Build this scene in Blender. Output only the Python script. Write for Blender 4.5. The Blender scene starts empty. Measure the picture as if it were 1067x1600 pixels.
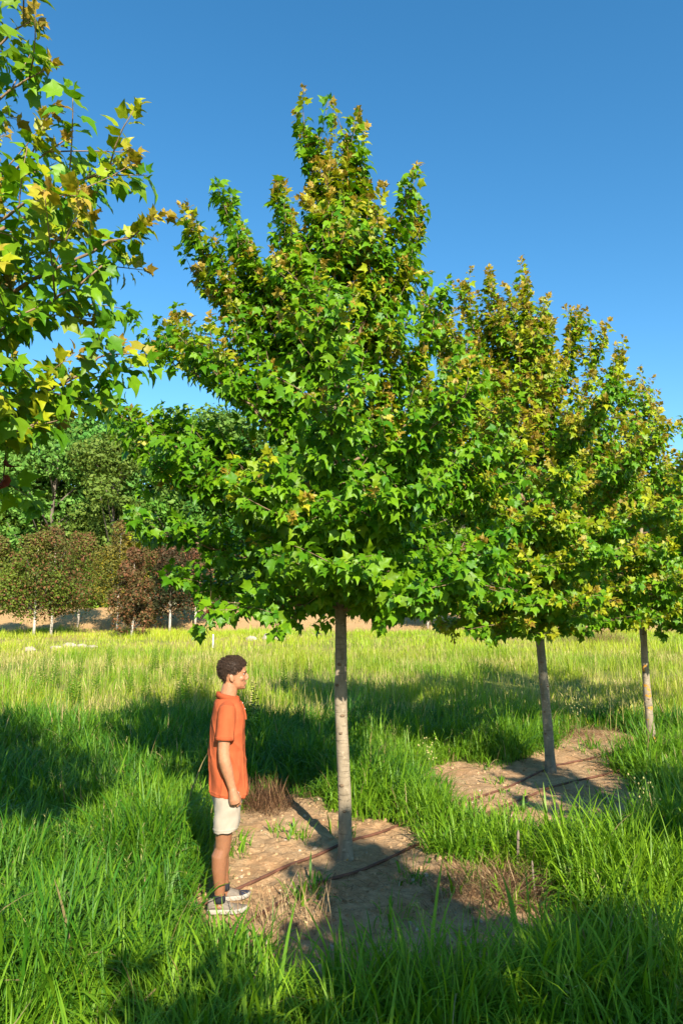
import bpy, math, random
import numpy as np
from mathutils import Vector, Matrix

R = math.radians
scene = bpy.context.scene
col = scene.collection

# ------------------------------------------------------------------ camera, sky, sun, exposure
FPX, CX, CY, HORIZ, CAMH = 1100.0, 533.5, 800.0, 950.0, 2.08
PITCH = math.atan((HORIZ - CY) / FPX)
cam_d = bpy.data.cameras.new('camera')
cam = bpy.data.objects.new('camera', cam_d)
col.objects.link(cam)
cam.location = (0, 0, CAMH)
cam.rotation_euler = (math.pi / 2 + PITCH, 0, 0)
cam_d.sensor_fit = 'VERTICAL'
cam_d.sensor_height = 36.0
cam_d.lens = FPX / 1600.0 * 36.0
cam_d.clip_start = 0.05
cam_d.clip_end = 3000
scene.camera = cam
scene.render.resolution_x, scene.render.resolution_y = 682, 1024

SUN_EL, SUN_AZ = R(31), R(162)          # azimuth clockwise from +Y: the sun stands behind the camera, to the right
SUN_DIR = Vector((math.sin(SUN_AZ) * math.cos(SUN_EL), math.cos(SUN_AZ) * math.cos(SUN_EL), math.sin(SUN_EL)))
world = bpy.data.worlds.new('World')
scene.world = world
world.use_nodes = True
wn = world.node_tree
wn.nodes.clear()
sky = wn.nodes.new('ShaderNodeTexSky')
sky.sky_type = 'NISHITA'
sky.sun_disc = False
sky.sun_elevation = SUN_EL
sky.sun_rotation = SUN_AZ
sky.altitude = 100
sky.air_density = 1.0
sky.dust_density = 0.2
sky.ozone_density = 2.0
bg = wn.nodes.new('ShaderNodeBackground')
bg.inputs['Strength'].default_value = 0.112
wo = wn.nodes.new('ShaderNodeOutputWorld')
hsv = wn.nodes.new('ShaderNodeHueSaturation')      # clear, polarised-looking blue over the whole sky
hsv.inputs['Saturation'].default_value = 1.31
hsv.inputs['Hue'].default_value = 0.492
wn.links.new(sky.outputs[0], hsv.inputs['Color'])
wn.links.new(hsv.outputs[0], bg.inputs[0])
wn.links.new(bg.outputs[0], wo.inputs[0])

sun_d = bpy.data.lights.new('sun', 'SUN')
sun_d.energy = 5.0
sun_d.angle = R(0.53)
sun_d.color = (1.0, 0.93, 0.80)
sun = bpy.data.objects.new('sun', sun_d)
col.objects.link(sun)
sun.location = (4, -8, 12)
sun.rotation_euler = (-SUN_DIR).to_track_quat('-Z', 'Y').to_euler()

scene.view_settings.view_transform = 'Standard'
scene.view_settings.look = 'None'
scene.view_settings.gamma = 1.0
scene.view_settings.exposure = 1.08
scene.cycles.use_denoising = True
scene.cycles.max_bounces = 6
scene.cycles.diffuse_bounces = 4
scene.cycles.transmission_bounces = 4
scene.cycles.sample_clamp_indirect = 6.0

# ------------------------------------------------------------------ helpers
cp, sp = math.cos(PITCH), math.sin(PITCH)


def ray(u, v):
    a, b = (u - CX) / FPX, (CY - v) / FPX
    return Vector((a, cp - b * sp, sp + b * cp))


def at(u, v, Y):                          # the point at distance Y in the direction of a photo pixel
    d = ray(u, v)
    k = Y / d.y
    return Vector((d.x * k, Y, CAMH + d.z * k))


def project(P):                           # numpy points -> photo pixel, depth
    P = np.asarray(P, float)
    y, z = P[:, 1], P[:, 2] - CAMH
    dep = y * cp + z * sp
    up = -y * sp + z * cp
    dep = np.where(dep < 0.05, 0.05, dep)
    return CX + FPX * P[:, 0] / dep, CY - FPX * up / dep, dep


def smooth(a, b, x):
    t = np.clip((np.asarray(x, float) - a) / (b - a), 0, 1)
    return t * t * (3 - 2 * t)


_rs = np.random.RandomState(7)
_tab = _rs.rand(256, 256)


def vnoise(x, y, s=1.0, seed=0):          # smooth value noise 0..1
    x = np.asarray(x, float) / s + seed * 17.31 + 1000
    y = np.asarray(y, float) / s + seed * 9.77 + 1000
    xi, yi = np.floor(x).astype(int), np.floor(y).astype(int)
    fx, fy = x - xi, y - yi
    fx = fx * fx * (3 - 2 * fx)
    fy = fy * fy * (3 - 2 * fy)
    T = lambda i, j: _tab[i & 255, j & 255]
    return (T(xi, yi) * (1 - fx) + T(xi + 1, yi) * fx) * (1 - fy) + (T(xi, yi + 1) * (1 - fx) + T(xi + 1, yi + 1) * fx) * fy


def fbm(x, y, s, seed=0, o=3):
    r, a, t = 0, 1.0, 0
    for k in range(o):
        r = r + a * vnoise(x, y, s / 2 ** k, seed + k)
        t += a
        a *= 0.5
    return r / t


def base_height(x, y):
    x = np.asarray(x, float)
    y = np.asarray(y, float)
    z = 0.65 * smooth(13, 40, y)
    edge = 42 + 4 * (vnoise(x, 0 * x, 12, 3) - 0.5) + 0.05 * x
    z = z + 1.5 * smooth(edge, edge + 13, y) + 0.006 * np.clip(y - 58, 0, None)
    z = z + 0.10 * (fbm(x, y, 5.0, 5) - 0.5) * smooth(7, 16, y)
    return z


def gpix(u, v):                           # the ground point under a photo pixel
    d = ray(u, v)
    t0, t1 = 0.5, 400.0
    prev = t0
    t = t0
    while t < t1:
        p = Vector((0, 0, CAMH)) + d * t
        if p.z < float(base_height(p.x, p.y)):
            lo, hi = prev, t
            for _ in range(24):
                m = (lo + hi) / 2
                p = Vector((0, 0, CAMH)) + d * m
                if p.z < float(base_height(p.x, p.y)):
                    hi = m
                else:
                    lo = m
            return Vector((0, 0, CAMH)) + d * hi
        prev = t
        t *= 1.02
    return Vector((0, 0, CAMH)) + d * 60


def polymask(px):
    pts = [gpix(*p) for p in px]
    return np.array([(p.x, p.y) for p in pts])


def inside(poly, x, y):
    x = np.asarray(x, float)
    y = np.asarray(y, float)
    c = np.zeros(x.shape, bool)
    n = len(poly)
    for i in range(n):
        x0, y0 = poly[i]
        x1, y1 = poly[(i + 1) % n]
        cond = ((y0 > y) != (y1 > y))
        xx = (x1 - x0) * (y - y0) / ((y1 - y0) if abs(y1 - y0) > 1e-9 else 1e-9) + x0
        c ^= cond & (x < xx)
    return c


SOIL = [polymask([(316, 1335), (335, 1292), (365, 1262), (400, 1243), (470, 1248), (520, 1266), (590, 1285), (650, 1302),
                  (700, 1335), (790, 1360), (860, 1395), (905, 1440), (870, 1500), (770, 1530), (640, 1560), (520, 1575),
                  (420, 1550), (372, 1490), (330, 1445), (285, 1428), (298, 1385)]),
        polymask([(650, 1200), (700, 1189), (790, 1194), (850, 1180), (880, 1150), (900, 1138), (960, 1144), (1010, 1153),
                  (1080, 1148), (1110, 1165), (1000, 1186), (950, 1197), (985, 1225), (1050, 1275), (1000, 1310), (900, 1318), (800, 1305),
                  (720, 1268), (670, 1228)])]


def soil_mask(x, y):                      # 1 on bare soil
    x = np.asarray(x, float)
    y = np.asarray(y, float)
    jx = x + 0.35 * (fbm(x, y, 0.5, 21) - 0.5)
    jy = y + 0.5 * (fbm(x, y, 0.5, 31) - 0.5)
    m = np.zeros(x.shape)
    for p in SOIL:
        m = np.maximum(m, inside(p, jx, jy).astype(float))
    return m


def ground_z(x, y):
    x = np.asarray(x, float)
    y = np.asarray(y, float)
    near = smooth(20, 12, y)
    return base_height(x, y) + near * (0.05 * (fbm(x, y, 0.9, 11) - 0.5) + 0.055 * (fbm(x, y, 0.19, 13, 2) - 0.5) + 0.022 * (vnoise(x, y, 0.055, 17) - 0.5))


def gz(x, y):
    return float(ground_z(np.array([x]), np.array([y]))[0])


def tag(o, label=None, cat=None, group=None, kind=None):
    if label: o['label'] = label
    if cat: o['category'] = cat
    if group: o['group'] = group
    if kind: o['kind'] = kind
    return o


def empty(name, loc, rz=0.0):
    o = bpy.data.objects.new(name, None)
    o.empty_display_size = 0.2
    col.objects.link(o)
    o.location = loc
    o.rotation_euler = (0, 0, rz)
    return o


def mesh_np(name, V, F, cols=None, smooth_shade=True, mat=None):
    """V (n,3); F (m,k) faces of one size or a list of such arrays; cols (n,3)."""
    me = bpy.data.meshes.new(name)
    V = np.ascontiguousarray(V, dtype=np.float32)
    Fs = F if isinstance(F, list) else [F]
    Fs = [np.asarray(f, dtype=np.int32) for f in Fs if len(f)]
    me.vertices.add(len(V))
    me.vertices.foreach_set('co', V.ravel())
    nl = sum(f.size for f in Fs)
    npoly = sum(len(f) for f in Fs)
    me.loops.add(nl)
    me.loops.foreach_set('vertex_index', np.concatenate([f.ravel() for f in Fs]))
    me.polygons.add(npoly)
    tot = np.concatenate([np.full(len(f), f.shape[1], np.int32) for f in Fs])
    st = np.concatenate([[0], np.cumsum(tot)[:-1]]).astype(np.int32)
    me.polygons.foreach_set('loop_start', st)
    me.polygons.foreach_set('loop_total', tot)
    me.polygons.foreach_set('use_smooth', np.full(npoly, smooth_shade, bool))
    me.update(calc_edges=True)
    me.validate()
    if cols is not None:
        a = me.color_attributes.new('Col', 'FLOAT_COLOR', 'POINT')
        c4 = np.ones((len(V), 4), np.float32)
        c4[:, :3] = cols
        a.data.foreach_set('color', c4.ravel())
    if mat is not None:
        me.materials.append(mat)
    return me


def obj(name, me, parent=None, loc=None):
    o = bpy.data.objects.new(name, me)
    col.objects.link(o)
    if parent is not None: o.parent = parent
    if loc is not None: o.location = loc
    return o


class MB:
    """collects tubes, boxes and lofts into one mesh"""

    def __init__(s):
        s.V, s.F3, s.F4, s.n, s.C = [], [], [], 0, []

    def add(s, V, F4=None, F3=None, c=(1, 1, 1)):
        V = np.asarray(V, float)
        s.V.append(V)
        s.C.append(np.tile(np.asarray(c, float), (len(V), 1)))
        if F4 is not None and len(F4): s.F4.append(np.asarray(F4) + s.n)
        if F3 is not None and len(F3): s.F3.append(np.asarray(F3) + s.n)
        s.n += len(V)

    def tube(s, pts, rad, sides=6, c=(1, 1, 1), cap=True, flat=1.0):
        pts = np.asarray(pts, float)
        rad = np.broadcast_to(np.asarray(rad, float), (len(pts),))
        T = np.gradient(pts, axis=0)
        T /= np.linalg.norm(T, axis=1)[:, None] + 1e-9
        ref = np.array([0.0, 0.0, 1.0]) if abs(T[0, 2]) < 0.9 else np.array([1.0, 0.0, 0.0])
        u = np.cross(ref, T[0])
        u /= np.linalg.norm(u)
        rings = []
        for i in range(len(pts)):
            u = u - T[i] * np.dot(u, T[i])
            u /= np.linalg.norm(u) + 1e-9
            w = np.cross(T[i], u)
            a = np.arange(sides) / sides * 2 * math.pi
            rings.append(pts[i] + rad[i] * (np.cos(a)[:, None] * u + flat * np.sin(a)[:, None] * w))
        s.rings(rings, c, cap)

    def rings(s, rings, c=(1, 1, 1), cap=True):
        k, n = len(rings[0]), len(rings)
        V = np.concatenate(rings)
        F = []
        for i in range(n - 1):
            for j in range(k):
                j2 = (j + 1) % k
                F.append((i * k + j, i * k + j2, (i + 1) * k + j2, (i + 1) * k + j))
        F3 = []
        if cap:
            V = np.concatenate([V, [np.mean(rings[0], axis=0)], [np.mean(rings[-1], axis=0)]])
            a, b = n * k, n * k + 1
            for j in range(k):
                j2 = (j + 1) % k
                F3.append((a, j2, j))
                F3.append((b, (n - 1) * k + j, (n - 1) * k + j2))
        s.add(V, F, F3, c)

    def ell(s, cen, rad, n=10, m=7, c=(1, 1, 1), rot=None):
        cen = np.asarray(cen, float)
        V = []
        for i in range(m):
            ph = math.pi * (i + 0.5) / m - math.pi / 2
            for j in range(n):
                a = 2 * math.pi * j / n
                V.append((math.cos(ph) * math.cos(a), math.cos(ph) * math.sin(a), math.sin(ph)))
        V = np.array(V) * np.asarray(rad, float)
        if rot is not None: V = V @ np.array(rot.to_3x3()).T
        V = V + cen
        s.rings([V[i * n:(i + 1) * n] for i in range(m)], c, True)

    def mesh(s, name, mat, smooth_shade=True, colors=False):
        Fs = []
        if s.F4: Fs.append(np.concatenate(s.F4))
        if s.F3: Fs.append(np.concatenate(s.F3))
        return mesh_np(name, np.concatenate(s.V), Fs, np.concatenate(s.C) if colors else None, smooth_shade, mat)


def copy_tree(o, parent=None):
    c = o.copy()
    col.objects.link(c)
    if parent is not None: c.parent = parent
    for ch in list(o.children):
        copy_tree(ch, c)
    return c


# ------------------------------------------------------------------ materials
def new_mat(name):
    m = bpy.data.materials.new(name)
    m.use_nodes = True
    nt = m.node_tree
    b = nt.nodes['Principled BSDF']
    return m, nt, b


def N(nt, kind, **kw):
    n = nt.nodes.new(kind)
    for k, v in kw.items():
        if k in n.inputs: n.inputs[k].default_value = v
        else: setattr(n, k, v)
    return n


def ramp(nt, stops, fac=None, interp='LINEAR'):
    r = nt.nodes.new('ShaderNodeValToRGB')
    r.color_ramp.interpolation = interp
    e = r.color_ramp.elements
    while len(e) < len(stops): e.new(0.5)
    for i, (p, c) in enumerate(stops):
        e[i].position = p
        e[i].color = (*c, 1) if len(c) == 3 else c
    if fac is not None: nt.links.new(fac, r.inputs[0])
    return r


def mixc(nt, fac, a, b, mode='MIX'):
    m = nt.nodes.new('ShaderNodeMix')
    m.data_type = 'RGBA'
    m.blend_type = mode
    for sock, v in ((m.inputs[0], fac), (m.inputs[6], a), (m.inputs[7], b)):
        if hasattr(v, 'default_value'): nt.links.new(v, sock)
        elif isinstance(v, (int, float)): sock.default_value = v
        else: sock.default_value = (*v, 1)
    return m.outputs[2]


def leaf_mat(name, trans=0.35, rough=0.45, spec=0.35, vary=0.0, tint=(1.25, 1.15, 0.55)):
    """thin leaf: colour from the leaf's own 'Col' attribute, light passing through"""
    m, nt, b = new_mat(name)
    L = nt.links
    a = N(nt, 'ShaderNodeAttribute', attribute_name='Col')
    c = a.outputs['Color']
    if vary:
        oi = N(nt, 'ShaderNodeObjectInfo')
        hs = N(nt, 'ShaderNodeHueSaturation')
        mr = N(nt, 'ShaderNodeMapRange')
        mr.inputs[3].default_value, mr.inputs[4].default_value = 0.5 - 0.04 * vary, 0.5 + 0.03 * vary
        L.new(oi.outputs['Random'], mr.inputs[0])
        L.new(mr.outputs[0], hs.inputs['Hue'])
        mr2 = N(nt, 'ShaderNodeMapRange')
        mr2.inputs[3].default_value, mr2.inputs[4].default_value = 1 - 0.25 * vary, 1 + 0.25 * vary
        ml = N(nt, 'ShaderNodeMath', operation='FRACT')
        mu = N(nt, 'ShaderNodeMath', operation='MULTIPLY')
        mu.inputs[1].default_value = 7.31
        L.new(oi.outputs['Random'], mu.inputs[0])
        L.new(mu.outputs[0], ml.inputs[0])
        L.new(ml.outputs[0], mr2.inputs[0])
        L.new(mr2.outputs[0], hs.inputs['Value'])
        L.new(c, hs.inputs['Color'])
        c = hs.outputs[0]
    L.new(c, b.inputs['Base Color'])
    b.inputs['Roughness'].default_value = rough
    b.inputs['Specular IOR Level'].default_value = spec
    t = N(nt, 'ShaderNodeBsdfTranslucent')
    L.new(mixc(nt, 1.0, c, tint, 'MULTIPLY'), t.inputs[0])
    mx = N(nt, 'ShaderNodeMixShader')
    mx.inputs[0].default_value = trans
    L.new(b.outputs[0], mx.inputs[1])
    L.new(t.outputs[0], mx.inputs[2])
    L.new(mx.outputs[0], nt.nodes['Material Output'].inputs[0])
    return m


def plain(name, c, rough=0.7, spec=0.3, noise=0.12, scale=30.0, bump=0.0, bscale=None, attr=False):
    m, nt, b = new_mat(name)
    L = nt.links
    tc = N(nt, 'ShaderNodeTexCoord')
    nz = N(nt, 'ShaderNodeTexNoise')
    nz.inputs['Scale'].default_value = scale
    nz.inputs['Detail'].default_value = 5
    L.new(tc.outputs['Object'], nz.inputs['Vector'])
    if attr:
        at_ = N(nt, 'ShaderNodeAttribute', attribute_name='Col')
        r = ramp(nt, [(0.25, (1 - noise,) * 3), (0.75, (1 + noise,) * 3)], nz.outputs[0])
        L.new(mixc(nt, 1.0, at_.outputs['Color'], r.outputs[0], 'MULTIPLY'), b.inputs['Base Color'])
    else:
        r = ramp(nt, [(0.25, tuple(x * (1 - noise) for x in c)), (0.75, tuple(min(1, x * (1 + noise)) for x in c))], nz.outputs[0])
        L.new(r.outputs[0], b.inputs['Base Color'])
    b.inputs['Roughness'].default_value = rough
    b.inputs['Specular IOR Level'].default_value = spec
    if bump:
        n2 = N(nt, 'ShaderNodeTexNoise')
        n2.inputs['Scale'].default_value = bscale or scale * 3
        n2.inputs['Detail'].default_value = 6
        L.new(tc.outputs['Object'], n2.inputs['Vector'])
        bp = N(nt, 'ShaderNodeBump')
        bp.inputs['Strength'].default_value = 1.0
        bp.inputs['Distance'].default_value = bump
        L.new(n2.outputs[0], bp.inputs['Height'])
        L.new(bp.outputs[0], b.inputs['Normal'])
    return m


def bark_mat(name, c0, c1, lichen=0.0, spots=True, band=0.5):
    m, nt, b = new_mat(name)
    L = nt.links
    tc = N(nt, 'ShaderNodeTexCoord')
    mp = N(nt, 'ShaderNodeMapping')
    mp.inputs['Scale'].default_value = (14, 14, 5)
    L.new(tc.outputs['Object'], mp.inputs['Vector'])
    nz = N(nt, 'ShaderNodeTexNoise')
    nz.inputs['Scale'].default_value = 1.0
    nz.inputs['Detail'].default_value = 7
    nz.inputs['Roughness'].default_value = 0.65
    L.new(mp.outputs[0], nz.inputs['Vector'])
    base = ramp(nt, [(0.3, c0), (0.68, c1)], nz.outputs[0])
    # horizontal lenticel lines
    mp2 = N(nt, 'ShaderNodeMapping')
    mp2.inputs['Scale'].default_value = (9, 9, 75)
    L.new(tc.outputs['Object'], mp2.inputs['Vector'])
    n2 = N(nt, 'ShaderNodeTexNoise')
    n2.inputs['Scale'].default_value = 1.0
    n2.inputs['Detail'].default_value = 3
    L.new(mp2.outputs[0], n2.inputs['Vector'])
    ln = ramp(nt, [(0.58, (0, 0, 0)), (0.70, (1, 1, 1))], n2.outputs[0])
    k = N(nt, 'ShaderNodeMath', operation='MULTIPLY')
    k.inputs[1].default_value = band
    L.new(ln.outputs[0], k.inputs[0])
    c = mixc(nt, k.outputs[0], base.outputs[0], tuple(x * 0.5 for x in c0))
    # pale blotches
    n3 = N(nt, 'ShaderNodeTexNoise')
    n3.inputs['Scale'].default_value = 22
    n3.inputs['Detail'].default_value = 4
    L.new(tc.outputs['Object'], n3.inputs['Vector'])
    r3 = ramp(nt, [(0.60, (0, 0, 0)), (0.68, (1, 1, 1))], n3.outputs[0])
    k3 = N(nt, 'ShaderNodeMath', operation='MULTIPLY')
    k3.inputs[1].default_value = 0.55
    L.new(r3.outputs[0], k3.inputs[0])
    c = mixc(nt, k3.outputs[0], c, tuple(min(0.75, x * 1.45) for x in c1))
    if lichen > 0:
        n4 = N(nt, 'ShaderNodeTexNoise')
        n4.inputs['Scale'].default_value = 7.0
        n4.inputs['Detail'].default_value = 5
        L.new(tc.outputs['Object'], n4.inputs['Vector'])
        r4 = ramp(nt, [(0.74 - 0.16 * lichen, (0, 0, 0)), (0.77 - 0.16 * lichen, (1, 1, 1))], n4.outputs[0])
        c = mixc(nt, r4.outputs[0], c, (0.50, 0.24, 0.03))
    L.new(c, b.inputs['Base Color'])
    b.inputs['Roughness'].default_value = 0.85
    b.inputs['Specular IOR Level'].default_value = 0.2
    bp = N(nt, 'ShaderNodeBump')
    bp.inputs['Distance'].default_value = 0.006
    bp.inputs['Strength'].default_value = 0.8
    ad = N(nt, 'ShaderNodeMath', operation='SUBTRACT')
    L.new(nz.outputs[0], ad.inputs[0])
    L.new(k.outputs[0], ad.inputs[1])
    L.new(ad.outputs[0], bp.inputs['Height'])
    L.new(bp.outputs[0], b.inputs['Normal'])
    return m


M_LEAF = leaf_mat('maple_leaf', 0.34, 0.45, 0.28)
M_FAR = leaf_mat('woodland_leaf', 0.22, 0.6, 0.2, vary=1.0)
M_FAR2 = leaf_mat('dark_leaf', 0.22, 0.6, 0.2, vary=0.4)
M_GRASS = leaf_mat('grass_blade', 0.32, 0.5, 0.30, tint=(1.3, 1.2, 0.45))
M_DRY = leaf_mat('dry_blade', 0.2, 0.7, 0.2, tint=(1, 1, 1))
M_BARK = bark_mat('maple_bark', (0.19, 0.145, 0.09), (0.37, 0.29, 0.195), 0.6)
M_BARK2 = bark_mat('maple_bark_grey', (0.13, 0.115, 0.08), (0.25, 0.22, 0.16), 0.5)
M_BARK3 = bark_mat('maple_bark_lichen', (0.19, 0.15, 0.10), (0.35, 0.28, 0.19), 1.0)
M_SCAR = plain('scar_bark', (0.17, 0.115, 0.07), 0.9, 0.1, 0.4, 60, 0.003, 90)
M_TWIG = plain('twig_bark', (0.26, 0.17, 0.10), 0.8, 0.2, 0.35, 40)
M_FARBARK = plain('woodland_bark', (0.16, 0.13, 0.10), 0.9, 0.1, 0.4, 6)
M_PALEBARK = plain('pale_bark', (0.50, 0.44, 0.36), 0.9, 0.1, 0.3, 6)
M_STONE = plain('stone', (0.38, 0.31, 0.24), 0.9, 0.2, 0.3, 6, 0.02, 12)
M_HOSE = plain('hose_rubber', (0.13, 0.055, 0.032), 0.6, 0.3, 0.45, 9)

# ground: bare sandy soil where 'Col' red is high, litter-strewn earth under the grass elsewhere
M_GROUND, nt, b = new_mat('earth')
L = nt.links
ga = N(nt, 'ShaderNodeAttribute', attribute_name='Col')
sep = N(nt, 'ShaderNodeSeparateColor')
L.new(ga.outputs['Color'], sep.inputs[0])
tc = N(nt, 'ShaderNodeTexCoord')


def noise_node(scale, detail=6, rough=0.6):
    n = N(nt, 'ShaderNodeTexNoise')
    n.inputs['Scale'].default_value = scale
    n.inputs['Detail'].default_value = detail
    n.inputs['Roughness'].default_value = rough
    L.new(tc.outputs['Object'], n.inputs['Vector'])
    return n


n_a, n_b, n_c, n_d = noise_node(2.2), noise_node(14, 8, 0.7), noise_node(70, 6, 0.7), noise_node(0.22, 5)
soil_c = ramp(nt, [(0.30, (0.22, 0.115, 0.050)), (0.48, (0.48, 0.285, 0.135)), (0.70, (0.68, 0.45, 0.24))], n_b.outputs[0])
soil2 = mixc(nt, 0.35, soil_c.outputs[0], ramp(nt, [(0.3, (0.18, 0.11, 0.055)), (0.7, (0.70, 0.52, 0.33))], n_c.outputs[0]).outputs[0])
soil3 = mixc(nt, ramp(nt, [(0.42, (0, 0, 0)), (0.62, (0.6, 0.6, 0.6))], n_a.outputs[0]).outputs[0], soil2, (0.38, 0.20, 0.09))
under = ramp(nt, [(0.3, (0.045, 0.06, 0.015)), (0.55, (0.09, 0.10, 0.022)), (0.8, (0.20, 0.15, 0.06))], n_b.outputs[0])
field = mixc(nt, ramp(nt, [(0.35, (0, 0, 0)), (0.65, (1, 1, 1))], n_d.outputs[0]).outputs[0], (0.15, 0.20, 0.03), (0.24, 0.22, 0.055))
field = mixc(nt, 0.5, field, mixc(nt, n_b.outputs[0], (0.08, 0.13, 0.02), (0.25, 0.24, 0.06)))
bank = mixc(nt, n_a.outputs[0], mixc(nt, n_b.outputs[0], (0.33, 0.16, 0.07), (0.56, 0.32, 0.15)), (0.50, 0.34, 0.15))
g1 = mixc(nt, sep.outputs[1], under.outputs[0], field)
g2 = mixc(nt, sep.outputs[2], g1, bank)
g3 = mixc(nt, sep.outputs[0], g2, soil3)
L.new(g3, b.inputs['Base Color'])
b.inputs['Roughness'].default_value = 0.95
b.inputs['Specular IOR Level'].default_value = 0.1
bp = N(nt, 'ShaderNodeBump')
bp.inputs['Distance'].default_value = 0.03
bp.inputs['Strength'].default_value = 1.0
hm = N(nt, 'ShaderNodeMath', operation='MULTIPLY_ADD')
hm.inputs[1].default_value = 0.35
L.new(n_c.outputs[0], hm.inputs[0])
L.new(n_b.outputs[0], hm.inputs[2])
L.new(hm.outputs[0], bp.inputs['Height'])
L.new(bp.outputs[0], b.inputs['Normal'])

# ------------------------------------------------------------------ the ground
xs = np.unique(np.round(np.concatenate([np.linspace(-400, -60, 18), np.linspace(-60, -10, 34), np.linspace(-10, -3, 48), np.linspace(-2.2, 2.8, 210), np.linspace(-3, -2.2, 12), np.linspace(2.8, 3.5, 12),
                                        np.linspace(3.5, 10, 70), np.linspace(10, 60, 34), np.linspace(60, 400, 18)]), 4))
ys = np.unique(np.round(np.concatenate([np.linspace(-60, 0, 16), np.linspace(0, 3, 24), np.linspace(3, 7.2, 170), np.linspace(7.2, 8, 20), np.linspace(8, 15, 90),
                                        np.linspace(15, 70, 90), np.linspace(70, 600, 40)]), 4))
GX, GY = np.meshgrid(xs, ys)
gx, gy = GX.ravel(), GY.ravel()
gzv = ground_z(gx, gy)
nx, ny = len(xs), len(ys)
ii = (np.arange(ny - 1)[:, None] * nx + np.arange(nx - 1)[None, :]).ravel()
GF = np.stack([ii, ii + 1, ii + nx + 1, ii + nx], 1)
gc = np.zeros((len(gx), 3))
gc[:, 0] = soil_mask(gx, gy)
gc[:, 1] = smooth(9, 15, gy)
edge = 41.5 + 4 * (vnoise(gx, 0 * gx, 12, 3) - 0.5) + 0.05 * gx
gc[:, 2] = smooth(-2, 1.5, gy - edge + 4 * (fbm(gx, gy, 3, 41) - 0.5)) * smooth(90, 70, gy)
gc[:, 2] = np.maximum(gc[:, 2], smooth(0.5, 0.62, fbm(gx, gy, 2.5, 47)) * smooth(24, 33, gy) * 0.55)
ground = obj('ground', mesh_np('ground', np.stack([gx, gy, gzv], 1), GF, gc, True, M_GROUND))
tag(ground, kind='structure')
ground['label'] = 'sandy field floor rising gently to a brown earth bank'

# ------------------------------------------------------------------ maple trees
LEAF_V = [(0, 0.30, 0.0), (0, 0, 0), (0.18, -0.06, 0.05), (0.33, 0.02, 0.06), (0.35, 0.19, 0.12), (0.55, 0.49, 0.07),
          (0.30, 0.50, 0.11), (0.15, 0.74, 0.03), (0, 1.02, -0.17), (0, 0.62, -0.02)]
_v = list(LEAF_V)
_mir = {}
for i, (x, y, z) in enumerate(LEAF_V):
    if x > 0:
        _mir[i] = len(_v)
        _v.append((-x, y, z))
    else:
        _mir[i] = i
PET = 0.42
LEAF_F = []
half = [(0, 1, 2), (0, 2, 3), (0, 3, 4), (0, 4, 5), (0, 5, 6), (0, 6, 9), (9, 6, 7), (9, 7, 8)]
LEAF_F += half
LEAF_F += [tuple(_mir[k] for k in reversed(f)) for f in half]
_p = len(_v)
_v += [(-0.012, -PET, 0.02), (0.012, -PET, 0.02)]
LEAF_F += [(_p, _p + 1, 1)]
LV = np.array(_v, float)
LV[:, 1] += PET
LV[:, 2] -= 0.10 * np.clip(LV[:, 1] - PET, 0, 1) ** 2
LF = np.array(LEAF_F)
PALETTE = []
_pr = np.random.RandomState(3)
G1, G2, YL, BR = np.array((0.050, 0.180, 0.004)), np.array((0.185, 0.350, 0.008)), np.array((0.33, 0.36, 0.010)), np.array((0.37, 0.25, 0.035))


def leaf_colour(age, rnd):
    age = np.asarray(age)[:, None]
    rnd = np.asarray(rnd)[:, None]
    g = G1 * (1 - rnd) + G2 * rnd
    y = YL * (0.75 + 0.5 * rnd)
    b_ = BR * (0.7 + 0.6 * rnd)
    return np.where(age < 0.5, g * (1 - 2 * age) + y * 2 * age, y * (2 - 2 * age) + b_ * (2 * age - 1))


_pal_age = np.repeat([0.0, 0.12, 0.3, 0.5, 0.75, 1.0], 2)
_pal_rnd = np.tile([0.25, 0.8], 6)
PALETTE = leaf_colour(_pal_age, _pal_rnd)
PAL_MESH = [mesh_np('maple_leaf', LV, LF, np.tile(c, (len(LV), 1)), True, M_LEAF) for c in PALETTE]


def unit(v):
    return v / (np.linalg.norm(v) + 1e-9)


def bez(a, b_, c, n):
    t = np.linspace(0, 1, n)[:, None]
    return (1 - t) ** 2 * a + 2 * t * (1 - t) * b_ + t * t * c


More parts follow.
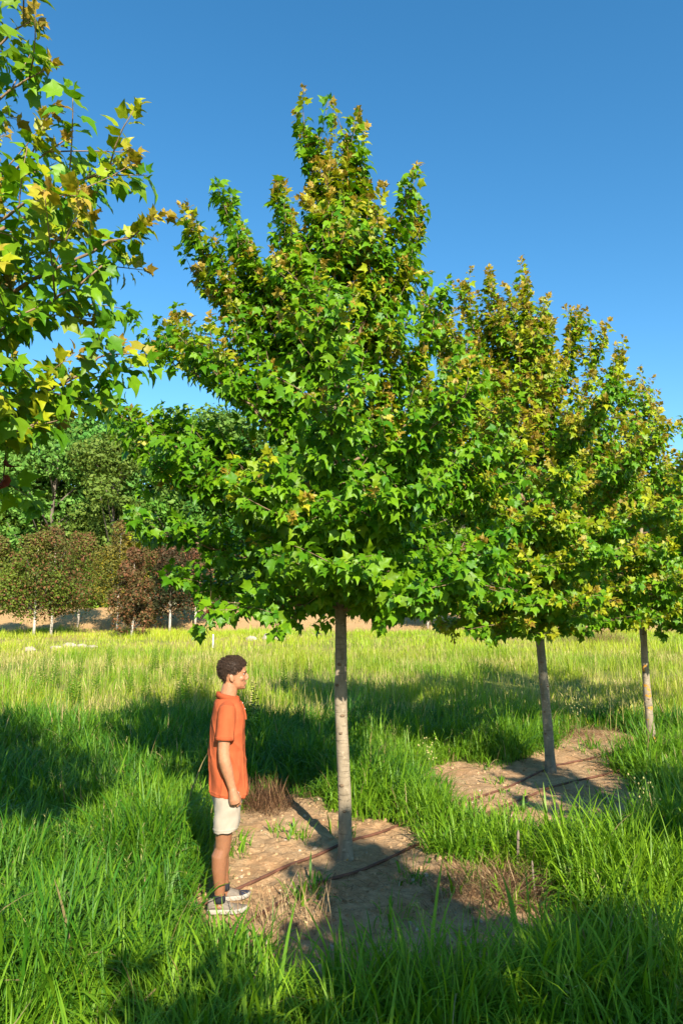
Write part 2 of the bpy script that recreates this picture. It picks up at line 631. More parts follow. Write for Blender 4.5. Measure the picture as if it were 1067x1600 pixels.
def maple(label, base, trunk, prof, seed, zb, nb, extras=(), young=0.3, yellow=0.0, leaf=0.115, bark=M_BARK, r0=0.062,
          group='maples planted in a row', parts=300, dens=1.0, upw=1.0, dead=(), low=3, exshoot=None, ylow=0.25):
    """trunk: world points from base to tip; prof: (z, radius) of the crown"""
    rs = np.random.RandomState(seed)
    root = empty('maple_tree', base)
    tag(root, label, 'tree', group)
    B = np.array(base)
    tp = np.array([np.array(p) for p in trunk]) - B
    ztop = tp[-1, 2]
    zz = np.arange(-0.06, ztop, 0.05)
    cx_, cy_ = np.interp(zz, tp[:, 2], tp[:, 0]), np.interp(zz, tp[:, 2], tp[:, 1])
    k = np.ones(9) / 9
    pad = lambda a: np.convolve(np.pad(a, 4, mode='edge'), k, 'valid')
    cx_, cy_ = pad(cx_), pad(cy_)
    rad = r0 * np.clip(1 - 0.16 * zz / 2.0, 0.05, 1.1)
    rad = np.where(zz > 2.0, r0 * 0.84 * np.clip(1 - (zz - 2.0) / (ztop - 2.0 + 0.02), 0, 1) ** 0.85 + 0.004, rad)
    rad = rad + r0 * 0.30 * np.exp(-np.clip(zz + 0.04, 0, None) / 0.07)
    rad = rad * (1 + 0.05 * (vnoise(zz, 0 * zz + seed, 0.16, seed) - 0.5) * 2)
    mb = MB()
    ring = []
    nsd = 18
    a = np.arange(nsd) / nsd * 2 * math.pi
    for i in range(len(zz)):
        rr = rad[i] * (1 + 0.05 * (vnoise(np.cos(a) * 1.3 + 5, np.sin(a) * 1.3 + zz[i] * 4, 0.5, seed) - 0.5) * 2)
        ring.append(np.stack([cx_[i] + rr * np.cos(a), cy_[i] + rr * np.sin(a), np.full(nsd, zz[i])], 1))
    mb.rings(ring)
    tr = obj('trunk', mb.mesh('trunk', bark), root)
    for q in range(7):                                   # healed pruning scars
        zs = 0.35 + 1.75 * (q + rs.rand()) / 7
        as_ = -math.pi / 2 + rs.randn() * 1.0
        r_s = np.interp(zs, zz, rad)
        cs_ = np.array((np.interp(zs, zz, cx_) + r_s * 0.93 * math.cos(as_), np.interp(zs, zz, cy_) + r_s * 0.93 * math.sin(as_), zs))
        sc = MB()
        sc.ell(cs_, (0.010 + 0.006 * rs.rand(), 0.016 + 0.008 * rs.rand(), 0.010 + 0.006 * rs.rand()), 10, 6, rot=Matrix.Rotation(as_, 4, 'Z'))
        obj('pruning_scar', sc.mesh('pruning_scar', M_SCAR), tr)
    tpt = lambda z: np.array([np.interp(z, zz, cx_), np.interp(z, zz, cy_), z])
    pz, pr = np.array([p[0] for p in prof]), np.array([p[1] for p in prof])
    Pl, Dl, Nl, Sl, Al, Rl = [], [], [], [], [], []

    def leaves_on(path, a0, young_shoot, z_frac):
        """opposite pairs of leaves along a shoot, turned a quarter at each node, and a tuft at its end"""
        seg = np.linalg.norm(np.diff(path, axis=0), axis=1)
        cum = np.concatenate([[0], np.cumsum(seg)])
        Ltot = cum[-1]
        ss, s = [], a0
        while s < Ltot:
            ss.append(s)
            s += (0.062 + 0.03 * rs.rand()) / dens * (0.62 if Ltot - s < 0.18 else 1.0)
        tip_t = unit(path[-1] - path[-2])
        if ss:
            sv = np.repeat(np.array(ss), 2)
            m = len(sv)
            at_s = lambda q: np.stack([np.interp(q, cum, path[:, j]) for j in range(3)], 1)
            p = at_s(sv)
            sb = np.clip(sv - 0.01, 0, Ltot)
            t = at_s(np.clip(sv + 0.01, 0, Ltot)) - at_s(sb)
            t /= np.linalg.norm(t, axis=1)[:, None] + 1e-9
            u = np.cross(t, np.array([0.3, 0.2, 1.0]))
            u /= np.linalg.norm(u, axis=1)[:, None] + 1e-9
            w = np.cross(t, u)
            rot = rs.rand() * 6.28 + np.repeat(np.arange(m // 2) * (math.pi / 2) + rs.randn(m // 2) * 0.3, 2) + np.tile([0, math.pi], m // 2)
            o = np.cos(rot)[:, None] * u + np.sin(rot)[:, None] * w
            rest = Ltot - sv
            ag = np.zeros(m)
            if young_shoot > 0:
                ag = young_shoot * np.clip(1.0 - rest / 0.30, 0, 1) ** 1.6 + np.abs(rs.randn(m)) * 0.05
            ag = np.clip(ag, 0, 1)
            d = o * 0.75 + t * (0.35 + 0.5 * ag)[:, None] + rs.randn(m, 3) * 0.28
            d[:, 2] += -0.55 + 0.85 * ag
            d /= np.linalg.norm(d, axis=1)[:, None]
            out = p.copy()
            out[:, 2] = 0
            ol = np.linalg.norm(out, axis=1)[:, None]
            out = np.where(ol > 0.1, out / (ol + 1e-9), 0)
            n = np.array([0, 0, 0.50]) + out * 0.55 + np.array(SUN_DIR) * 0.60 + rs.randn(m, 3) * 0.42
            n = n - d * (n * d).sum(1)[:, None]
            n /= np.linalg.norm(n, axis=1)[:, None] + 1e-9
            k = rs.rand(m) > 0.06
            Pl.append(p[k]); Dl.append(d[k]); Nl.append(n[k])
            Sl.append((leaf * (0.66 + 0.66 * rs.rand(m)) * (1 - 0.50 * ag ** 1.5))[k]); Al.append(ag[k]); Rl.append(rs.rand(m)[k])
        d = tip_t * 0.7 + rs.randn(3, 3) * 0.55
        d /= np.linalg.norm(d, axis=1)[:, None]
        n = np.cross(d, rs.randn(3, 3))
        n /= np.linalg.norm(n, axis=1)[:, None]
        n = np.where(n[:, 2:3] < 0, -n, n)
        Pl.append(np.tile(path[-1], (3, 1))); Dl.append(d); Nl.append(n)
        Sl.append(leaf * (0.45 + 0.3 * rs.rand(3))); Al.append(np.clip(young_shoot * (0.9 + 0.2 * rs.rand(3)), 0, 1)); Rl.append(rs.rand(3))

    def limb(z0, tip, mb, first=True, nshoot=None, ydir=None):
        a_ = tpt(z0)
        L_ = np.linalg.norm(tip - a_)
        hor = tip - a_
        rise = hor[2]
        hor = np.array([hor[0], hor[1], 0])
        mid = a_ + hor * 0.55 + np.array([0, 0, rise * (0.36 + 0.10 * rs.randn())]) + rs.randn(3) * 0.04
        n = max(5, int(L_ / 0.09))
        path = bez(a_, mid, tip, n)
        path[1:-1] += rs.randn(n - 2, 3) * 0.012
        r_a = 0.006 + 0.0085 * L_
        mb.tube(path, np.linspace(r_a, 0.0032, n), 6, c=(1, 1, 1))
        zf = (tip[2] - zb) / (ztop - zb)
        yo = lambda: (1.0 if rs.rand() < young * (ylow + 1.45 * zf) else (0.55 if rs.rand() < yellow else 0.0))
        leaves_on(path, L_ * 0.30, yo(), zf)
        ns = int(nshoot * L_) if nshoot is not None else max(3, int(L_ * 10.5 * dens))
        for j in range(ns):
            f = 0.16 + 0.82 * ((j + rs.rand()) / ns)
            i = min(n - 2, int(f * (n - 1)))
            p = path[i] + (path[i + 1] - path[i]) * (f * (n - 1) - i)
            t = unit(path[i + 1] - path[i])
            lat = unit(np.cross(t, [0, 0, 1.0])) * (1 if j % 2 else -1)
            d = unit(t * (0.35 + 0.5 * rs.rand()) + lat * (0.75 + 0.3 * rs.rand()) * (0.35 + 0.65 * (1 - zf)) + np.array([0, 0, upw * (-0.10 + 0.55 * rs.rand() + 0.55 * zf)]) + rs.randn(3) * 0.2)
            sl = (0.22 + 0.40 * rs.rand()) * (1.1 - 0.35 * f) * (0.75 + 0.25 * min(1, L_))
            m = max(4, int(sl / 0.07))
            q = bez(p, p + d * sl * 0.5 + rs.randn(3) * 0.015, p + d * sl + np.array([0, 0, 0.07 * (zf - 0.3) * upw]) + rs.randn(3) * 0.03, m)
            mb.tube(q, np.linspace(0.0042, 0.0016, m), 4)
            leaves_on(q, 0.05, yo(), zf)

    for i in range(nb):
        t = (i + 0.5) / nb
        z0 = zb + (ztop * 0.86 - zb) * t ** 1.30
        az = i * 2.39996 + rs.randn() * 0.25 + seed
        el = R(low + (60 - low) * t ** 0.9) + rs.randn() * 0.08
        rr = np.interp(z0 + 0.5 * t, pz, pr)
        for _ in range(3):
            rr = np.interp(z0 + rr * math.tan(el), pz, pr)
        rr *= 0.80 + 0.26 * rs.rand()
        zt = min(z0 + rr * math.tan(el) * (0.8 + 0.4 * rs.rand()), ztop - 0.1)
        c_ = tpt(z0)
        tip = np.array([c_[0] + rr * math.cos(az), c_[1] + rr * math.sin(az), zt])
        mb = MB()
        limb(z0, tip, mb)
        obj('branch', mb.mesh('branch', M_TWIG), root)
    for (z0, tx, ty, tz) in extras:                      # limbs whose tips show in the outline
        mb = MB()
        limb(z0, np.array([tx, ty, tz]) - B, mb, nshoot=exshoot)
        obj('branch', mb.mesh('branch', M_TWIG), root)
    # the leader's own shoots
    mb = MB()
    for j in range(16):
        z0 = ztop - 1.25 + 1.2 * (j / 16)
        a_ = tpt(z0)
        az = j * 2.4 + seed
        sl = (0.30 + 0.22 * rs.rand()) * (1.0 if j < 10 else 0.75)
        d = unit(np.array([math.cos(az) * 0.5, math.sin(az) * 0.5, 0.9]))
        q = bez(a_, a_ + d * sl * 0.5, a_ + d * sl + np.array([0, 0, 0.06]), 6)
        mb.tube(q, np.linspace(0.005, 0.0016, 6), 4)
        leaves_on(q, 0.04, 1.0 if rs.rand() < 0.35 + young else 0.35, 1.0)
    zl = np.linspace(ztop - 0.75, ztop, 8)
    leaves_on(np.array([tpt(min(z, zz[-1])) for z in zl]), 0.05, 1.0, 1.0)
    obj('leader_shoots', mb.mesh('leader_shoots', M_TWIG), root)

    P, D, Nn, S = np.concatenate(Pl), np.concatenate(Dl), np.concatenate(Nl), np.concatenate(Sl)
    C = leaf_colour(np.concatenate(Al), np.concatenate(Rl))
    Rr = np.cross(D, Nn)
    pick = np.zeros(len(P), bool)
    if parts:
        cen = P + D * (S * 0.9)[:, None] + B
        u, v, dep = project(cen)
        vis = (u > -5) & (u < 1072) & (v > -5) & (v < 1605) & (dep > 0.3) & (cen[:, 1] > 0.3)
        size = S * FPX / dep
        toc = np.array([0, 0, CAMH]) - cen
        toc /= np.linalg.norm(toc, axis=1)[:, None]
        face = np.abs((Nn * toc).sum(1))
        cell = max(6.0, float(np.median(size[vis])) * 0.55) if vis.any() else 10.0
        key = (np.floor(u / cell).astype(int) + 50) * 4096 + np.floor(v / cell).astype(int) + 50
        order = np.lexsort((dep, key))
        first = np.ones(len(order), bool)
        first[1:] = key[order][1:] != key[order][:-1]
        front = np.zeros(len(P), bool)
        front[order[first]] = True
        score = np.where(vis & front, size * size * (0.15 + face), 0)
        best = np.argsort(-score)[:parts]
        pick[best[score[best] > 0]] = True
    for i in np.nonzero(pick)[0]:
        k_ = int(np.argmin(((PALETTE - C[i]) ** 2).sum(1)))
        o = bpy.data.objects.new('leaf', PAL_MESH[k_])
        s_ = S[i]
        o.matrix_basis = Matrix(((Rr[i, 0] * s_, D[i, 0] * s_, Nn[i, 0] * s_, P[i, 0]), (Rr[i, 1] * s_, D[i, 1] * s_, Nn[i, 1] * s_, P[i, 1]),
                                 (Rr[i, 2] * s_, D[i, 2] * s_, Nn[i, 2] * s_, P[i, 2]), (0, 0, 0, 1)))
        col.objects.link(o)
        o.parent = root
    r = ~pick
    P, D, Nn, S, Rr, C = P[r], D[r], Nn[r], S[r], Rr[r], C[r]
    curl = 0.6 + 0.9 * rs.rand(len(P))
    Lz = LV[None, :, 2] * curl[:, None] - (LV[None, :, 0] ** 2) * (rs.rand(len(P)) * 0.9 - 0.2)[:, None] + LV[None, :, 0] * (rs.randn(len(P)) * 0.18)[:, None]
    asp = 0.78 + 0.4 * rs.rand(len(P))
    V = P[:, None, :] + S[:, None, None] * (LV[None, :, 0:1] * asp[:, None, None] * Rr[:, None, :] + LV[None, :, 1:2] * D[:, None, :] + Lz[:, :, None] * Nn[:, None, :])
    nv = len(LV)
    F = (LF[None] + (np.arange(len(P)) * nv)[:, None, None]).reshape(-1, 3)
    cr = obj('crown', mesh_np('crown', V.reshape(-1, 3), F, np.repeat(C, nv, 0), True, M_LEAF), root)
    cr['kind'] = 'stuff'
    # withered leaves hanging in the crown
    for (wx, wy, wz, sz, nn) in dead:
        mb = MB()
        for q in range(nn):
            d = unit(np.array([rs.randn() * 0.5, rs.randn() * 0.5, -1.0]))
            n_ = unit(np.cross(d, rs.randn(3)))
            r_ = np.cross(d, n_)
            o_ = np.array([wx, wy, wz]) - B + rs.randn(3) * 0.03 + np.array([0, 0, -0.04 * q])
            s_ = sz * (0.7 + 0.5 * rs.rand())
            V = o_ + s_ * (LV[:, 0:1] * 0.55 * r_ + LV[:, 1:2] * d + 3.2 * LV[:, 2:3] * n_)
            if q == 0: mb.tube([o_ + np.array((0, 0, 0.30)), o_ + np.array((0.01, 0, 0.12)), o_ + np.array((0, 0, -0.1))], 0.003, 4, (0.12, 0.07, 0.04))
            mb.add(V, None, LF, (0.16 + 0.06 * rs.rand(), 0.04, 0.018))
        o = obj('withered_leaves', mb.mesh('withered_leaves', M_DRY, True, True), root)
        o['label'] = 'curled red-brown withered leaves hanging from a twig'
    print('maple', seed, 'leaves', len(pick))
    return root


def gp(u, v):
    p = gpix(u, v)
    return Vector((p.x, p.y, gz(p.x, p.y)))


b1 = gp(540, 1338)
Y1 = b1.y
t1 = [b1] + [at(*p, Y1) for p in ((539, 1280), (537, 1200), (532, 1100), (533, 1000), (532, 930), (526, 800), (525, 700), (525, 560), (532, 450), (531, 360), (524, 310), (511, 240))]
e = lambda z0, u, v, dy: (z0, at(u, v, Y1 + dy).x, Y1 + dy, at(u, v, Y1 + dy).z)
prof1 = [(1.8, 1.2), (2.1, 1.55), (2.6, 1.75), (3.1, 1.75), (3.7, 1.55), (4.3, 1.28), (4.7, 1.02), (5.0, 0.72), (5.3, 0.45), (5.7, 0.24), (6.2, 0.12), (6.6, 0.08)]
maple('tallest maple, full pale-trunked tree beside the person in the orange shirt', b1, t1, prof1, 11, 2.08, 42,
      extras=[e(4.2, 292, 365, 0.0), e(4.3, 352, 325, 0.2), e(4.3, 640, 305, -0.2), e(4.2, 655, 350, 0.3), e(3.5, 240, 545, -0.1), e(3.6, 262, 525, 0.5),
              e(3.0, 152, 628, 0.0), e(2.7, 205, 700, -0.4), e(2.9, 745, 610, -0.2), e(2.5, 770, 720, 0.0), e(2.35, 235, 830, -0.2), e(2.3, 775, 880, -0.5),
              e(3.4, 690, 480, 0.2), e(2.1, 380, 950, -0.8), e(2.1, 690, 935, -0.9), e(4.6, 430, 310, -0.1), e(4.7, 568, 285, 0.0), e(4.9, 478, 220, 0.0), e(4.9, 544, 214, 0.0), e(4.2, 385, 400, -0.2), e(4.0, 340, 450, 0.0), e(3.9, 310, 440, 0.3), e(4.3, 440, 370, -0.4), e(4.2, 600, 385, -0.3), e(4.0, 640, 430, 0.0),
              e(2.2, 520, 880, -1.4), e(2.5, 430, 800, -1.3), e(2.5, 620, 790, -1.4)],
      ylow=-0.12, young=0.48, yellow=0.02, leaf=0.084, bark=M_BARK, r0=0.060, dens=1.52,
      dead=[(at(322, 940, Y1 - .3).x, Y1 - .3, at(322, 940, Y1 - .3).z, 0.085, 4), (at(470, 590, Y1 - .2).x, Y1 - .2, at(470, 590, Y1 - .2).z, 0.10, 7)])

b2 = gp(860, 1206)
Y2 = b2.y
t2 = [b2] + [at(*p, Y2) for p in ((855, 1130), (845, 1020), (838, 950), (832, 850), (830, 740), (822, 640), (808, 540), (796, 455))]
prof2 = [(1.6, 1.3), (2.0, 1.75), (2.8, 2.05), (3.4, 2.0), (4.0, 1.8), (4.6, 1.5), (5.0, 1.0), (5.5, 0.5), (6.0, 0.3), (6.4, 0.1)]
e2 = lambda z0, u, v, dy: (z0, at(u, v, Y2 + dy).x, Y2 + dy, at(u, v, Y2 + dy).z)
maple('maple with grey trunk and yellow-flushed crown, next tree after the tallest maple', b2, t2, prof2, 23, 1.90, 42,
      extras=[e2(3.4, 692, 500, -0.3), e2(3.3, 722, 545, 0.4), e2(3.1, 640, 600, 0.0), e2(3.6, 745, 500, 0.3), e2(3.0, 650, 560, -0.2), e2(2.8, 645, 640, 0.3), e2(3.2, 685, 520, 0.3), e2(2.6, 670, 700, -0.4), e2(3.0, 985, 620, 0.0), e2(2.6, 1000, 720, -0.3), e2(3.4, 660, 480, 0.0), e2(3.8, 722, 450, 0.1), e2(3.8, 860, 500, 0), e2(3.7, 903, 505, 0.2), e2(3.6, 945, 530, 0), e2(3.4, 975, 560, 0.2), e2(2.2, 890, 985, -0.6), e2(4.6, 762, 450, 0.1), e2(4.6, 820, 450, 0.1), e2(1.95, 800, 985, -1.2), e2(2.0, 850, 950, -1.5), e2(2.1, 760, 940, -1.0), e2(2.0, 900, 930, -1.2), e2(2.3, 835, 880, -1.6), e2(2.6, 800, 800, -1.6), e2(2.6, 880, 810, -1.5)],
      young=0.6, yellow=0.34, leaf=0.087, bark=M_BARK2, r0=0.064, dens=1.5, low=-6)

b3 = gp(1017, 1155)
Y3 = b3.y
t3 = [b3] + [at(*p, Y3) for p in ((1010, 1080), (1003, 970), (1000, 900), (1000, 800), (1004, 690), (1008, 600))]
prof3 = [(1.6, 1.3), (2.0, 1.7), (2.8, 1.95), (3.4, 1.9), (4.0, 1.65), (4.6, 1.35), (5.2, 0.9), (5.6, 0.4), (6.2, 0.15)]
maple('maple with orange lichen on its trunk and yellowing crown, behind the grey-trunked maple', b3, t3, prof3, 37, 1.85, 40,
      extras=[(2.0, b3.x - 0.3, b3.y - 1.4, 1.95), (2.1, b3.x + 0.5, b3.y - 1.4, 2.1), (2.4, b3.x - 0.1, b3.y - 1.6, 2.6), (2.8, b3.x + 0.1, b3.y - 1.6, 3.2), (2.2, b3.x - 1.1, b3.y - 0.9, 2.0), (2.2, b3.x + 1.2, b3.y - 0.7, 2.1)],
      young=0.6, yellow=0.32, leaf=0.092, bark=M_BARK3, r0=0.062, dens=1.35, parts=300, low=-6)

b0 = Vector((-2.75, 2.95, gz(-2.75, 2.95)))
t0 = [b0, b0 + Vector((0.02, 0, 2.2)), b0 + Vector((-.05, 0.05, 4.0)), b0 + Vector((0, 0, 6.3))]
prof0 = [(1.9, 0.7), (2.4, 0.95), (2.9, 1.15), (3.4, 1.12), (4.0, 0.98), (4.6, 0.92), (5.0, 0.8), (5.4, 0.5), (6.0, 0.3)]
e0 = lambda z0, u, v, Y: (z0, at(u, v, Y).x, Y, at(u, v, Y).z)
maple('maple close by whose trunk stands out of view, large leaves flushed yellow against the sky', b0, t0, prof0, 53, 2.58, 40,
      extras=[e0(3.0, 232, 350, 2.9), e0(3.1, 185, 250, 2.8), e0(2.6, 160, 415, 2.7), e0(2.5, 190, 545, 2.9), e0(3.5, 100, 220, 2.8), e0(3.9, 70, 110, 2.8), e0(4.0, 55, 30, 2.9),
              e0(2.5, 110, 590, 2.8), e0(2.5, 60, 660, 2.7), e0(2.9, 130, 360, 3.3), e0(2.9, 60, 480, 2.6), e0(3.2, 100, 290, 2.5)],
      young=0.70, yellow=0.12, leaf=0.078, parts=300, dens=1.5, exshoot=8,
      dead=[(at(3, 715, 2.9).x, 2.9, at(3, 715, 2.9).z, 0.07, 2)])

b4 = Vector((6.95, 13.1, gz(6.95, 13.1)))
t4 = [b4, b4 + Vector((-.02, 0, 2.2)), b4 + Vector((-.05, 0.05, 4.0)), b4 + Vector((0, 0, 6.1))]
m4 = maple('darker green maple at the end of the row, only its crown edge showing', b4, t4, prof3, 61, 1.95, 30,
           young=0.15, yellow=0.05, leaf=0.115, parts=120, dens=0.8)

# maples of the next row, beside and behind the camera: their shade lies on the foreground grass and soil
SB = Vector((2.9, -2.3, 0.0))
mshade = maple('maple of the next row shading the foreground grass and soil', SB, [SB, SB + Vector((0, 0, 3.0)), SB + Vector((0, 0, 6.3))], prof1, 71, 2.0, 36,
               young=0.3, leaf=0.12, parts=0, group='maples of the next row', dens=0.95)
mshade.scale = (1.5, 1.25, 0.9)
sh2 = copy_tree(mshade)
sh2.location = (4.75, 2.6, 0.0)
sh2.scale = (0.9, 0.9, 0.86)
sh2.rotation_euler = (0, 0, 2.0)
sh2['label'] = 'maple of the next row standing out of view beside the grass of the soil patches'

# ------------------------------------------------------------------ background trees
def crown_cards(rs, lobes, n, size, c_lo, c_hi, c_alt=None, alt=0.0, up=0.3):
    """leaf sprays scattered over the lobes of a crown: folded kites"""
    k = rs.randint(0, len(lobes), n)
    lo = np.array(lobes)[k]
    d = rs.randn(n, 3)
    d[:, 2] += up
    d /= np.linalg.norm(d, axis=1)[:, None]
    rr = lo[:, 3:6] * (0.72 + 0.33 * rs.rand(n))[:, None]
    P = lo[:, :3] + d * rr
    nrm = d + rs.randn(n, 3) * 0.55
    nrm /= np.linalg.norm(nrm, axis=1)[:, None]
    t = np.cross(nrm, rs.randn(n, 3))
    t /= np.linalg.norm(t, axis=1)[:, None]
    w = np.cross(nrm, t)
    s = size * (0.6 + 0.8 * rs.rand(n))[:, None]
    V = np.stack([P - t * s * 0.55, P + w * s * 0.34 - nrm * s * 0.10, P + t * s * 0.65 - nrm * s * 0.12, P - w * s * 0.34 - nrm * s * 0.10], 1)
    q = np.arange(n)[:, None] * 4
    F = np.concatenate([q + np.array([0, 1, 2]), q + np.array([0, 2, 3])])
    m = rs.rand(n, 1)
    C = np.array(c_lo) * (1 - m) + np.array(c_hi) * m
    if c_alt is not None:
        wgt = (rs.rand(n, 1) < alt)
        C = np.where(wgt, np.array(c_alt) * (0.7 + 0.6 * m), C)
    return V.reshape(-1, 3), F, np.repeat(C, 4, 0)


def wood_tree(seed, h, rad, tone):
    rs = np.random.RandomState(seed)
    root = empty('woodland_tree', (0, 0, 0))
    mb = MB()
    tz = np.linspace(-0.3, h * 0.86, 12)
    tx = np.cumsum(rs.randn(12) * 0.10)
    mb.tube(np.stack([tx - tx[0], np.cumsum(rs.randn(12) * 0.08), tz], 1), np.linspace(0.30, 0.05, 12), 8)
    lobes = []
    nlobe = 64
    for i in range(nlobe):
        f = 0.10 + 0.86 * rs.rand()
        env = rad * (0.62 + 0.55 * math.sin(math.pi * min(1, (f - 0.05) ** 0.9))) * (1.0 if f < 0.7 else math.sqrt(max(0.05, 1 - ((f - 0.7) / 0.31) ** 2)))
        a_ = rs.rand() * 6.28
        q = math.sqrt(rs.rand()) * env
        r_ = (0.75 + 0.75 * rs.rand()) * rad / 3.4
        c_ = np.array([q * math.cos(a_), q * math.sin(a_), f * h])
        lobes.append((*c_, r_ * 1.15, r_ * 1.15, r_ * 0.8))
        if i % 2 == 0:
            st = np.array([0, 0, max(0.15 * h, c_[2] - q * 0.9 - 0.8)])
            mb.tube(bez(st, (st + c_) / 2 + rs.randn(3) * 0.3, c_, 5), np.linspace(0.11, 0.02, 5), 5)
    obj('trunk', mb.mesh('trunk', M_FARBARK), root)
    lo, hi = tone
    V, F, C = crown_cards(rs, lobes, 13000, 0.34, lo, hi)
    o = obj('crown', mesh_np('crown', V, F, C, False, M_FAR), root)
    return root


TONES = [((0.055, 0.140, 0.014), (0.150, 0.265, 0.040)), ((0.065, 0.155, 0.010), (0.17, 0.29, 0.028)), ((0.045, 0.125, 0.014), (0.130, 0.240, 0.036)),
         ((0.085, 0.185, 0.010), (0.21, 0.33, 0.025)), ((0.055, 0.140, 0.016), (0.150, 0.26, 0.042))]
rs = np.random.RandomState(99)
protos = [wood_tree(200 + i, 17.0, 3.6 + 0.4 * (i % 3), TONES[i]) for i in range(5)]
WL = ['tall broad bluish-green woodland tree behind the earth bank', 'mid green bushy-crowned woodland tree behind the earth bank',
      'dark green dense woodland tree behind the earth bank', 'bright yellow-green woodland tree behind the earth bank', 'grey-green loose-crowned woodland tree behind the earth bank']
spots = []
for row, (y0, hs) in enumerate(((61, 0.90), (67, 1.08), (75, 1.20))):
    x = -42 + row * 2.0
    while x < 46:
        right = 1 - 0.32 * float(smooth(-6, 16, x))
        spots.append((x + rs.randn() * 0.8, y0 + rs.randn() * 1.2, hs * right * (0.92 + 0.16 * rs.rand())))
        x += 5.2 + rs.rand() * 1.6
used = set()
for i, (x, y, s) in enumerate(spots):
    k = (i * 3 + (i // 5)) % 5
    o = protos[k] if k not in used else copy_tree(protos[k])
    used.add(k)
    o.location = (x, y, float(base_height(x, y)) - 0.1)
    o.scale = (s * (0.9 + 0.3 * rs.rand()), s * (0.9 + 0.3 * rs.rand()), s)
    o.rotation_euler = (0, 0, rs.rand() * 6.28)
    tag(o, WL[k], 'tree', 'woodland trees: ' + WL[k].split(' woodland')[0])

# undergrowth shrubs at the woodland edge
def shrub(seed, tone):
    rs_ = np.random.RandomState(seed)
    root = empty('woodland_shrub', (0, 0, 0))
    mb = MB()
    lobes = []
    for i in range(12):
        c_ = np.array([rs_.randn() * 0.9, rs_.randn() * 0.9, 0.5 + 1.6 * rs_.rand()])
        lobes.append((*c_, 0.75, 0.75, 0.65))
        mb.tube([(c_[0] * 0.1, c_[1] * 0.1, -0.1), tuple(c_ * np.array([0.6, 0.6, 0.5])), tuple(c_)], [0.04, 0.03, 0.01], 5)
    obj('stem', mb.mesh('stem', M_FARBARK), root)
    V, F, C = crown_cards(rs_, lobes, 1800, 0.26, *tone)
    obj('foliage', mesh_np('foliage', V, F, C, False, M_FAR), root)
    return root


shrubs_p = [shrub(301, TONES[3]), shrub(302, TONES[0]), shrub(303, ((0.07, 0.10, 0.015), (0.20, 0.17, 0.03)))]
SL = ['low bright green shrub at the woodland edge', 'low dark green shrub at the woodland edge', 'low yellow-olive shrub at the woodland edge']
used = set()
for i in range(26):
    x = -36 + i * 2.9 + rs.randn() * 0.7
    y = 55.5 + rs.randn() * 1.5
    k = int(rs.randint(0, 3))
    o = shrubs_p[k] if k not in used else copy_tree(shrubs_p[k])
    used.add(k)
    s = 0.8 + 0.6 * rs.rand()
    o.location = (x, y, float(base_height(x, y)) - 0.05)
    o.scale = (s * 1.2, s, s)
    o.rotation_euler = (0, 0, rs.rand() * 6.28)
    tag(o, SL[k], 'shrub', 'shrubs: ' + SL[k].split(' shrub')[0])


# ------------------------------------------------------------------ young copper-leaved trees along the far edge of the field
def copper_tree(label, u, v, top_v, wid, lo, hi, alt_c, alt, seed, low=0.25, Y=None, group=None):
    rs_ = np.random.RandomState(seed)
    p = gpix(u, v)
    z0 = float(base_height(p.x, p.y))
    h = at(u, top_v, p.y).z - z0
    rad = wid * 1.18 / 2 * p.y / FPX
    root = empty('copper_tree', (p.x, p.y, z0))
    tag(root, label, 'tree', group)
    mb = MB()
    mb.tube([(0, 0, -0.1), (0.02, 0, 0.8), (-0.02, 0.02, h * 0.5), (0, 0, h * 0.92)], [0.085, 0.07, 0.05, 0.012], 8)
    obj('trunk', mb.mesh('trunk', M_PALEBARK), root)
    mb = MB()
    lobes = []
    for i in range(44):
        f = rs_.rand()
        env = rad * (math.sin(math.pi * (0.16 + 0.80 * f ** 0.8)) ** 0.7)
        a_ = rs_.rand() * 6.28
        q = (rs_.rand() ** 0.5) * env * 0.85
        z = h * (low + (0.99 - low) * f)
        r_ = (0.20 + 0.20 * rs_.rand()) * rad * (1.3 - 0.5 * f)
        lobes.append((q * math.cos(a_), q * math.sin(a_), z, r_, r_, r_ * 1.25))
        s0 = max(low * h * 0.95, z - q * 1.3)
        mb.tube([(0, 0, s0), (q * 0.5 * math.cos(a_), q * 0.5 * math.sin(a_), (s0 + z) / 2 - 0.05), (q * math.cos(a_), q * math.sin(a_), z)], [0.025, 0.016, 0.006], 4)
    obj('branches', mb.mesh('branches', M_FARBARK), root)
    V, F, C = crown_cards(rs_, lobes, 10000, 0.115, lo, hi, alt_c, alt, 0.15)
    # upper shoots are the coppery young growth
    zf = (V[:, 2] / h - low) / (1 - low)
    w = np.clip((zf - 0.55) * 1.5, 0, 0.7)[:, None] * (np.repeat(rs_.rand(len(V) // 4), 4)[:, None] * 0.9 + 0.1) * (0.9 if alt_c[0] > alt_c[1] else 0.25)
    C = C * (1 - w) + np.array((0.20, 0.085, 0.045)) * w
    obj('crown', mesh_np('crown', V, F, C, False, M_FAR2), root)
    return root


